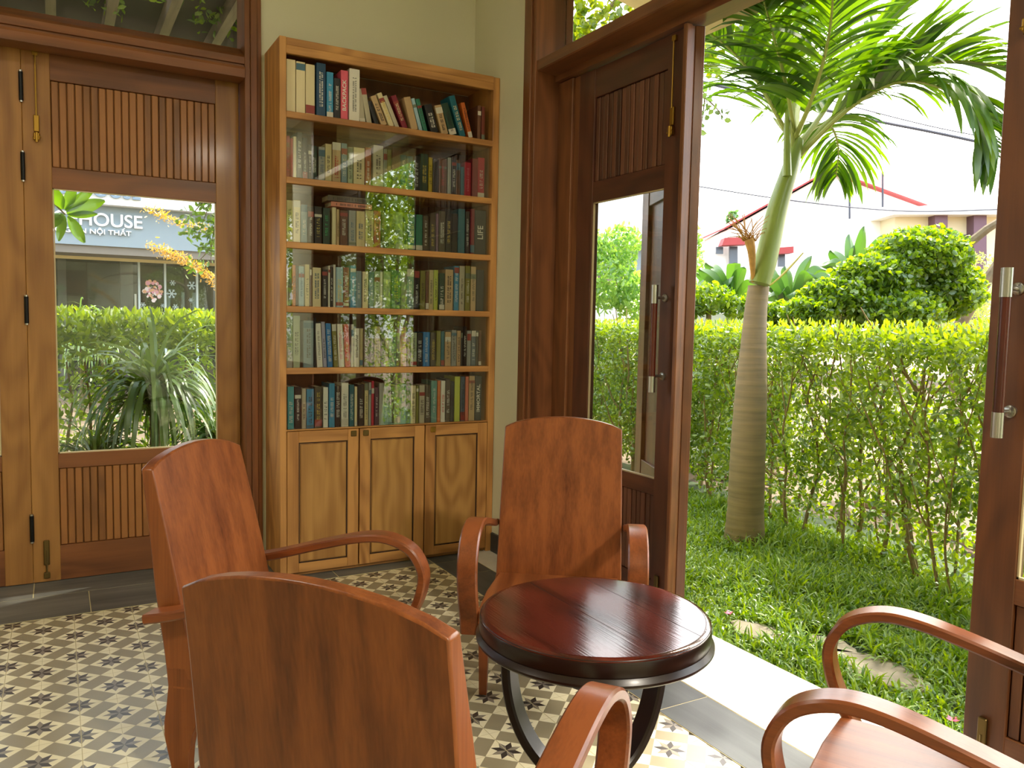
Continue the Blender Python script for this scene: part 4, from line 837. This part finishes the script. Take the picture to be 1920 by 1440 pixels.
# power lines
m = MB(); BL2 = plain('cable_black', (70, 74, 84), .7)
for i, (P, r, lab) in enumerate((([(1260, 140, 14), (1420, 178, 14), (1620, 222, 14.5), (1760, 250, 15), (1920, 285, 15)], .028, 'thick bundled cable crossing the sky behind the palm'),
        ([(1290, 118, 14), (1400, 145, 14), (1600, 200, 14.5), (1760, 240, 15), (1920, 270, 15)], .010, 'thin cable just above the thick bundle'),
        ([(1280, 345, 16), (1500, 378, 16), (1700, 396, 17), (1900, 392, 17)], .012, 'single low cable crossing in front of the white house'))):
    o = MB().tube(spline([at(*q) for q in P], 6), r, 6).build('power_line', BL2, None, tuple(at(*P[0]))); tag(o, lab, 'cable', 'power lines behind the palm')
# white house with a red roof edge
HD = 26
def hp(x, y, d=HD): return at(x, y, d)
lo = tuple(Vector((hp(1560, 500).x, hp(1560, 500).y, GZ))); hs = empty('house', lo, label='white house with red roof edges far behind the palm and bush', cat='house')
WH = plain('house_white', (240, 238, 230), .85); RED = plain('roof_red', (160, 62, 60), .7, var=.1, scale=2); CRM = plain('house_cream', (226, 214, 176), .85); MAU = plain('column_mauve', (110, 84, 92), .8)
BK = Vector((FW.x, FW.y, 0)).normalized()
def wallpoly(name, P, th, mat, par, d=HD):
    A = [hp(x, y, d) for x, y in P]; k = len(A); m = MB(); m.add(A+[a+BK*th for a in A], [tuple(range(k)), tuple(range(2*k-1, k-1, -1))]+[(i, (i+1) % k, k+(i+1) % k, k+i) for i in range(k)]); return m.build(name, mat, par, lo)
g = wallpoly('wall', [(1362, 640), (1362, 432), (1555, 324), (1735, 388), (1735, 640)], 3, WH, hs)
def bar(name, P, w, th, mat, par, d=HD-.3):
    for (x0, y0), (x1, y1) in zip(P[:-1], P[1:]): o = wallpoly(name, [(x0, y0), (x1, y1), (x1, y1+w), (x0, y0+w)], th, mat, par, d)
bar('roof_edge', [(1358, 427), (1556, 317), (1740, 384)], 3.2, 3.6, RED, hs)
m = MB(); A = [hp(1562, 322, HD), hp(1668, 322, HD+6), hp(1875, 392, HD+6), hp(1740, 388, HD)]; m.add(A+[a+Vector((0, 0, -.15)) for a in A], [(0, 1, 2, 3), (7, 6, 5, 4)]+[(i, (i+1) % 4, 4+(i+1) % 4, 4+i) for i in range(4)])
m.build('roof', plain('roof_tile', (196, 120, 108), .8, var=.15, scale=6), hs, lo)
wallpoly('porch_wall', [(1678, 640), (1678, 400), (1920, 400), (1920, 640)], 2, CRM, hs, HD-1)
wallpoly('porch_roof', [(1676, 402), (1676, 393), (1760, 382), (1925, 392), (1925, 402)], 3, WH, hs, HD-1.6)
for x in (1765, 1838): wallpoly('column', [(x-12, 640), (x-12, 404), (x+12, 404), (x+12, 640)], .4, MAU, hs, HD-1.4)
for q in ((1787, 1822, 440, 480), (1800, 1822, 500, 560)):
    wallpoly('porch_window', [(q[0], q[3]), (q[0], q[2]), (q[1], q[2]), (q[1], q[3])], .1, plain('dark_window', (84, 92, 100), .2), hs, HD-1.05)
for x0, x1, y0, y1 in ((1368, 1383, 462, 505), (1343, 1356, 463, 476), (1460, 1472, 472, 500)):
    wallpoly('window', [(x0, y1), (x0, y0), (x1, y0), (x1, y1)], .1, plain('dark_window', (84, 92, 100), .2), hs, HD-.35)
for x0, x1, y0, y1 in ((1354, 1402, 446, 460), (1458, 1488, 464, 476)):
    wallpoly('awning', [(x0, y1), (x0+5, y0), (x1, y0-2), (x1, y1-2)], .5, RED, hs, HD-.8)
wallpoly('side_wing', [(1330, 640), (1330, 458), (1362, 452), (1362, 640)], 2, WH, hs, HD-.1)
for x, y0, y1 in ((1593, 310, 410), (1655, 322, 388)): MB().tube([hp(x, y0, HD-2), hp(x, y1, HD-2)], .03, 6).build('antenna_pole', BL2, hs, lo)
# ------------------------------------------------------------------ shop across the road on the other side
SY = 17.0
def sx(x, y): return onplane(x, y, 1, SY)
lo = (3.0, SY, GZ); sh = empty('shop', lo, label='grey shop building with white lettering, seen through the glazed door', cat='shop')
zb, zt = sx(190, 461).z, sx(190, 385.5).z; xl, xr = -3.5, 14
def sb(name, x0, x1, y0, y1, z0, z1, mat, par=sh): return MB().box(x0, x1, y0, y1, z0, z1).build(name, mat, par, lo)
sb('fascia', xl, xr, SY, SY+.5, zb, zt, plain('fascia_grey', (134, 148, 158), .6))
sb('canopy_band', xl, xr, SY-.25, SY+.6, zt, sx(190, 366).z, plain('shop_white', (236, 238, 240), .7))
sb('upper_wall', xl, xr, SY+.1, SY+.6, sx(190, 366).z, 9, plain('shop_white', (236, 238, 240), .7))
z2 = sx(190, 476).z
sb('soffit', xl, xr, SY+.05, SY+3.2, z2, zb, plain('soffit_taupe', (120, 112, 104), .8))
sb('light_strip', xl, xr, SY+1.0, SY+1.03, z2-.06, z2, plain('strip_cream', (226, 206, 150), .6))
sb('shop_interior', xl, xr, SY+3.0, SY+3.1, GZ, z2, plain('shop_dark', (62, 68, 66), .8, var=.5, scale=.8))
sb('side_wall', xl, xl+.2, SY+1, SY+3, GZ, z2, plain('shop_dark', (62, 68, 66), .8))
pane = sb('glass_front', xl, xr, SY+1.5, SY+1.52, GZ, z2, glassmat('shop_glass', (.7, .76, .76), 1.6))
for x in (261, 310, 370): X = onplane(x, 520, 1, SY+1.4).x; sb('mullion', X-.02, X+.02, SY+1.42, SY+1.5, GZ, z2, plain('mullion_white', (200, 214, 214), .4))
X0, X1 = onplane(225, 520, 1, SY+2).x, onplane(248, 520, 1, SY+2).x; sb('pillar', X0, X1, SY+1.8, SY+2.1, GZ, z2, plain('pillar_taupe', (150, 136, 130), .8))
X0, X1 = onplane(108, 520, 1, SY+2).x, onplane(124, 520, 1, SY+2).x; sb('pillar', X0, X1, SY+1.8, SY+2.1, GZ, z2, plain('pillar_taupe', (150, 136, 130), .8))
sb('door_pull', onplane(254, 560, 1, SY+1.4).x-.02, onplane(254, 560, 1, SY+1.4).x+.02, SY+1.4, SY+1.43, .6, 1.9, STEEL)
WHT = plain('letter_white', (245, 245, 245), .6)
def sign(s, x0, x1, yb, cap, right_align_px, name, mat, y=SY-.02, sp=1.0):
    """text with its right end at x1 and cap height in metres"""
    p = onplane(x1, yb, 1, y); q = text_mesh(s, cap/.72, mat, sh, Matrix.Identity(4), name, .03, 'LEFT', sp)
    vx = [v.co.x for v in q.data.vertices]; w = max(vx)-min(vx); mn = min(vx); pl = onplane(x0, yb, 1, y); k = (p.x-pl.x)/w if x0 is not None else 1
    vy = [v.co.y for v in q.data.vertices]; lowy = -cap*.5
    q.data.transform(Matrix.Translation((pl.x-lo[0], y-lo[1], p.z-lo[2]+cap*.5)) @ Matrix.Rotation(R(90), 4, 'X') @ Matrix.Diagonal((k, 1, 1, 1)) @ Matrix.Translation((-mn, 0, 0)))
cap1 = sx(200, 404).z-sx(200, 428.5).z
sign('NICEHOUSE', 60, 267, 431, cap1, None, 'sign_lettering', WHT)
cap2 = sx(200, 434).z-sx(200, 443).z
sign('KHÔNG GIAN NỘI THẤT', 50, 246, 443.5, cap2, None, 'sign_lettering', WHT)
sign('NICEHOUSE', 60, 264, 377.5, cap1*1.2, None, 'upper_sign_lettering', plain('letter_steel', (120, 140, 160), .5), SY-.28)
# stickers on the glass front
m = MB(); SN = plain('sticker_white', (206, 226, 232), .6)
for x, y, r in ((323.7, 530.5, 5), (359.7, 535.5, 8), (321.8, 550.8, 8.5), (358, 562.5, 4), (329, 575.5, 5), (268, 571.5, 4.5), (305, 573, 3.5)):
    p = onplane(x, y, 1, SY+1.49); s = r*SY/F_PX*1.05; o = MB()
    for k in range(6):
        a = k*PI/3; c, sn_ = math.cos(a), math.sin(a)
        def Q(u, v): return (p.x+u*c-v*sn_, p.y, p.z+u*sn_+v*c)
        o.add([Q(0, -s*.1), Q(s, -s*.1), Q(s, s*.1), Q(0, s*.1)], [(0, 1, 2, 3)])
        for sg in (-1, 1): o.add([Q(s*.5, 0), Q(s*.5+s*.3, sg*s*.3), Q(s*.6+s*.3, sg*s*.3), Q(s*.62, 0)], [(0, 1, 2, 3)])
    o.build('snowflake_sticker', SN, pane, lo)
p = onplane(287, 543, 1, SY+1.48); o = MB(); rnd = random.Random(2)
for k in range(60):
    a, r = rnd.uniform(0, 2*PI), rnd.random()**.6; cx, cz = p.x+.17*r*math.cos(a), p.z-.03+.22*r*math.sin(a); s = rnd.uniform(.02, .05)
    o.add([(cx+s*math.cos(j*PI/3), p.y-.001*(k % 7), cz+s*math.sin(j*PI/3)) for j in range(6)], [(0, 1, 2, 3, 4, 5)], k % 3)
o.build('festive_sticker', [plain('st_pink', (226, 160, 176), .6), plain('st_white', (240, 226, 226), .6), plain('st_peach', (222, 170, 130), .6)], pane, lo)
for x, y0, y1, mt in ((316, 555, 598, 'w'), (343, 548, 598, 'w'), (366, 549, 598, 'c')):
    a = onplane(x, y0, 1, SY+1.9); b2 = onplane(x, y1, 1, SY+1.9); MB().tube([a, b2], .035 if mt == 'w' else .06, 8).build('display_post', plain('post_white', (222, 226, 222), .6), sh, lo)
# grasses at the shop front
for (x, y, lab) in ((150, 585, 'leafy grass clump in front of the shop pillar'), (190, 588, 'fine grass clump in front of the shop window')):
    p = onplane(x, y, 1, 13.5); clump(p.x, 13.5, 1.15, 120, .9, .03, 'ornamental_grass', lab, 5, leafmat('ornamental_leaf', (90, 130, 60), (140, 170, 90)))
# boughs near the glazed door
m = MB(); BIG = leafmat('broad_leaf', (58, 104, 28), (96, 140, 36), .5, .3, .06)
def bigleaf(mb, x0, y0, x1, y1, w, d, bend=.0):
    a, b3 = at(x0, y0, d), at(x1, y1, d-.1); t = (b3-a); s = t.normalized().cross(FW).normalized(); n = 8; vs = []; fs = []
    for i in range(n+1):
        u = i/n; h = w*math.sin(PI*min(1, .05+u*.93))**.75; c = a.lerp(b3, u)+Vector((0, 0, bend*math.sin(PI*u))); vs += [c-s*h+FW*.012, c, c+s*h+FW*.012]
    for i in range(n): fs += [(3*i, 3*i+1, 3*i+4, 3*i+3), (3*i+1, 3*i+2, 3*i+5, 3*i+4)]
    mb.add(vs, fs)
dd = 6.2; lo2 = tuple(at(122, 402, dd)); bq = empty('overhanging_branch', lo2, label='cluster of broad green leaves in the upper left of the glazed door', cat='branch')
MB().tube([Vector((-1.6, 6.3, GZ)), Vector((-1.6, 6.3, 2.6)), at(40, 300, dd), at(90, 370, dd), at(122, 402, dd)], [.06, .035, .012, .009, .006], 6).build('twig', plain('tree_bark', (128, 112, 88), .9), bq, lo2)
for L in ((124, 398, 196, 376, .055), (122, 394, 176, 352, .045), (126, 402, 182, 401, .03), (126, 406, 158, 455, .045), (118, 404, 109, 452, .04), (116, 400, 84, 430, .05), (116, 392, 96, 348, .05), (120, 392, 140, 345, .05), (112, 400, 88, 412, .04)):
    mb = MB(); bigleaf(mb, *L, dd); mb.build('leaf', BIG, bq, lo2, smooth=True)
spray('overhanging_branch', 'bough of small green leaves in the upper right of the glazed door', [[(425, 330, 6.4), (395, 380, 6.4), (372, 440, 6.4)], [(410, 350, 6.4), (375, 385, 6.4), (350, 415, 6.4)], [(425, 400, 6.4), (395, 430, 6.4), (350, 440, 6.4)], [(420, 420, 6.4), (390, 470, 6.4), (362, 500, 6.4)], [(420, 370, 6.4), (400, 440, 6.4), (395, 490, 6.4)]], 52, .06, leafmat('bough_leaf', (58, 104, 28), (110, 150, 44), .5), asp=.5, droopy=.5, root=(2.6, 6.1, 2.8))
spray('yellow_branch', 'yellow feathery bough in front of the grey shop fascia', [[(470, 440, 9), (345, 420, 9), (276, 390, 9)], [(430, 540, 9), (350, 490, 9), (275, 458, 9)], [(430, 560, 9), (370, 500, 9), (300, 470, 9)]], 330, .045, leafmat('yellow_leaf', (176, 144, 44), (208, 182, 76), .5), asp=.3, droopy=.1, root=(3.6, 9.4, 2.4))
# ------------------------------------------------------------------ eaves and pergola
m = MB(); m.add([(2.61, -6, 3.56), (3.73, -6, 3.35), (3.73, 4.2, 3.35), (2.61, 4.2, 3.56), (2.61, -6, 3.68), (3.73, -6, 3.47), (3.73, 4.2, 3.47), (2.61, 4.2, 3.68)], [(0, 1, 2, 3), (7, 6, 5, 4), (0, 4, 5, 1), (1, 5, 6, 2), (2, 6, 7, 3), (3, 7, 4, 0)])
struct(m.build('eave', plain('eave_boards', (206, 180, 140), .8, var=.06, scale=5)), 'pale boarded eave above the garden doorway', 'eave')
WW = lambda a: wood('weathered_wood', (150, 134, 116), (104, 90, 78), a, .8, 0, 8)
m = MB(); m.box(-6, 4, 6.70, 6.82, 3.26, 3.498); struct(m.build('pergola_beam', WW('x')), 'weathered beam of the outside porch', 'beam')
m = MB()
for q in ((-6, 2.6, 4.99, 5.88), (-6, -.1, 5.88, 6.05), (.62, 2.6, 5.88, 6.05), (-6, 2.6, 6.05, 7.5)): m.box(q[0], q[1], q[2], q[3], 3.622, 3.66)
struct(m.build('porch_roof', plain('porch_sheet', (54, 48, 40), .8, var=.3, scale=5)), 'dark weathered porch roof beyond the top left transom', 'roof')
for k in range(11):
    x = -2.15+k*.36; m = MB(); m.box(x-.032, x+.032, 4.985, 7.1, 3.5, 3.62); o = m.build('porch_rafter', WW('y'), None, (x, 4.985, 3.5))
    tag(o, 'weathered porch rafter seen through the top left transom glass', 'rafter', 'porch rafters')
c = np.stack([RNG.uniform(.2, 1.6, 420), RNG.uniform(5.7, 6.4, 420), RNG.uniform(3.5, 3.6, 420)], 1); w = np.sin(c[:, 0]*7.1)*np.sin(c[:, 1]*6.3); c = c[w > 0]
V, Fq = leaves(c, RNG.uniform(.05, .08, len(c)), up=0); o = np_mesh('porch_vine', V, Fq, VINE, None, (.9, 6, 3.55)); tag(o, 'leafy vine hanging under the porch roof beyond the transom glass', 'vine', kind='stuff')
# garden trees standing outside the frame to the right: the first is added for its shade, the others show in the bookcase glass
def gtree(x, y, blobs, n, size, label, mat):
    lo = (x, y, GZ); e = empty('garden_tree', lo, label=label, cat='tree'); cc = []; A = sum(r[3]**2 for r in blobs)
    for bx_, by_, bz, r in blobs:
        k = int(n*r*r/A); v = RNG.normal(size=(k, 3)); v /= np.linalg.norm(v, axis=1)[:, None]; v *= (RNG.random(k)**.3)[:, None]; cc.append(np.array([bx_, by_, bz])+v*r)
        MB().tube(spline([(x, y, GZ), (x, y, bz*.35), (bx_, by_, bz)], 4), [.07-.006*i for i in range(9)], 8).build('trunk', plain('tree_bark', (128, 112, 88), .9), e, lo)
    c = np.concatenate(cc); V, Fq = leaves(c, RNG.uniform(size*.7, size*1.2, len(c)), up=.2, asp=.5); np_mesh('foliage', V, Fq, mat, e, lo)
GT = leafmat('garden_tree_leaf', (70, 110, 34), (156, 186, 60), .6, .35, .08)
gtree(5.5, 2.0, [(5.4, 2.2, 4.7, .85), (5.9, 1.8, 5.2, .8), (5.2, 1.7, 4.6, .7)], 15000, .10, 'unseen tree added right of the view to shade the doorway sill and corner armchair', GT)
gtree(4.5, -2.6, [(4.5, -2.6, 2.6, 1.0), (4.1, -3.2, 3.6, 1.0), (4.9, -2.0, 3.9, .9), (3.9, -2.4, 1.8, .6), (5.2, -3.2, 2.4, 1.0)], 9000, .10, 'garden tree seen only as a reflection in the bookcase glass', GT)
gtree(3.6, -6.0, [(3.6, -6.0, 2.2, 1.3), (4.3, -6.5, 3.9, 1.4), (3.0, -6.6, 3.5, 1.1)], 6000, .12, 'dense garden tree farthest down the side garden', GT)
# ------------------------------------------------------------------ light
sun = bpy.data.lights.new('sun', 'SUN'); so = bpy.data.objects.new('sun', sun); C.objects.link(so)
EL, AZ = R(50), R(19); sd = Vector((math.cos(AZ)*math.cos(EL), math.sin(AZ)*math.cos(EL), math.sin(EL)))
so.rotation_euler = sd.to_track_quat('Z', 'Y').to_euler(); so.location = sd*30; sun.energy = 12; sun.angle = R(1.2); sun.color = (1, .94, .82)
w = bpy.data.worlds.new('world'); bpy.context.scene.world = w; w.use_nodes = True; nt = w.node_tree; nt.nodes.clear()
bg = nt.nodes.new('ShaderNodeBackground'); wo = nt.nodes.new('ShaderNodeOutputWorld'); sk = nt.nodes.new('ShaderNodeTexSky'); sk.sky_type = 'NISHITA'
sk.sun_disc = False; sk.sun_elevation = EL; sk.sun_rotation = PI/2-AZ; sk.air_density = 1.2; sk.dust_density = 6; sk.ozone_density = 1
mx = nt.nodes.new('ShaderNodeMix'); mx.data_type = 'RGBA'; mx.inputs[0].default_value = .86; mx.inputs[7].default_value = (.47, .465, .45, 1)
nt.links.new(sk.outputs[0], mx.inputs[6]); nt.links.new(mx.outputs[2], bg.inputs[0]); nt.links.new(bg.outputs[0], wo.inputs[0]); bg.inputs[1].default_value = 9
sc = bpy.context.scene; sc.view_settings.view_transform = 'Standard'; sc.view_settings.look = 'None'; sc.view_settings.gamma = 1; sc.view_settings.use_curve_mapping = False
sc.view_settings.exposure = -0.78
sc.cycles.max_bounces = 10; sc.cycles.diffuse_bounces = 5; sc.cycles.glossy_bounces = 4; sc.cycles.transparent_max_bounces = 16; sc.cycles.transmission_bounces = 6
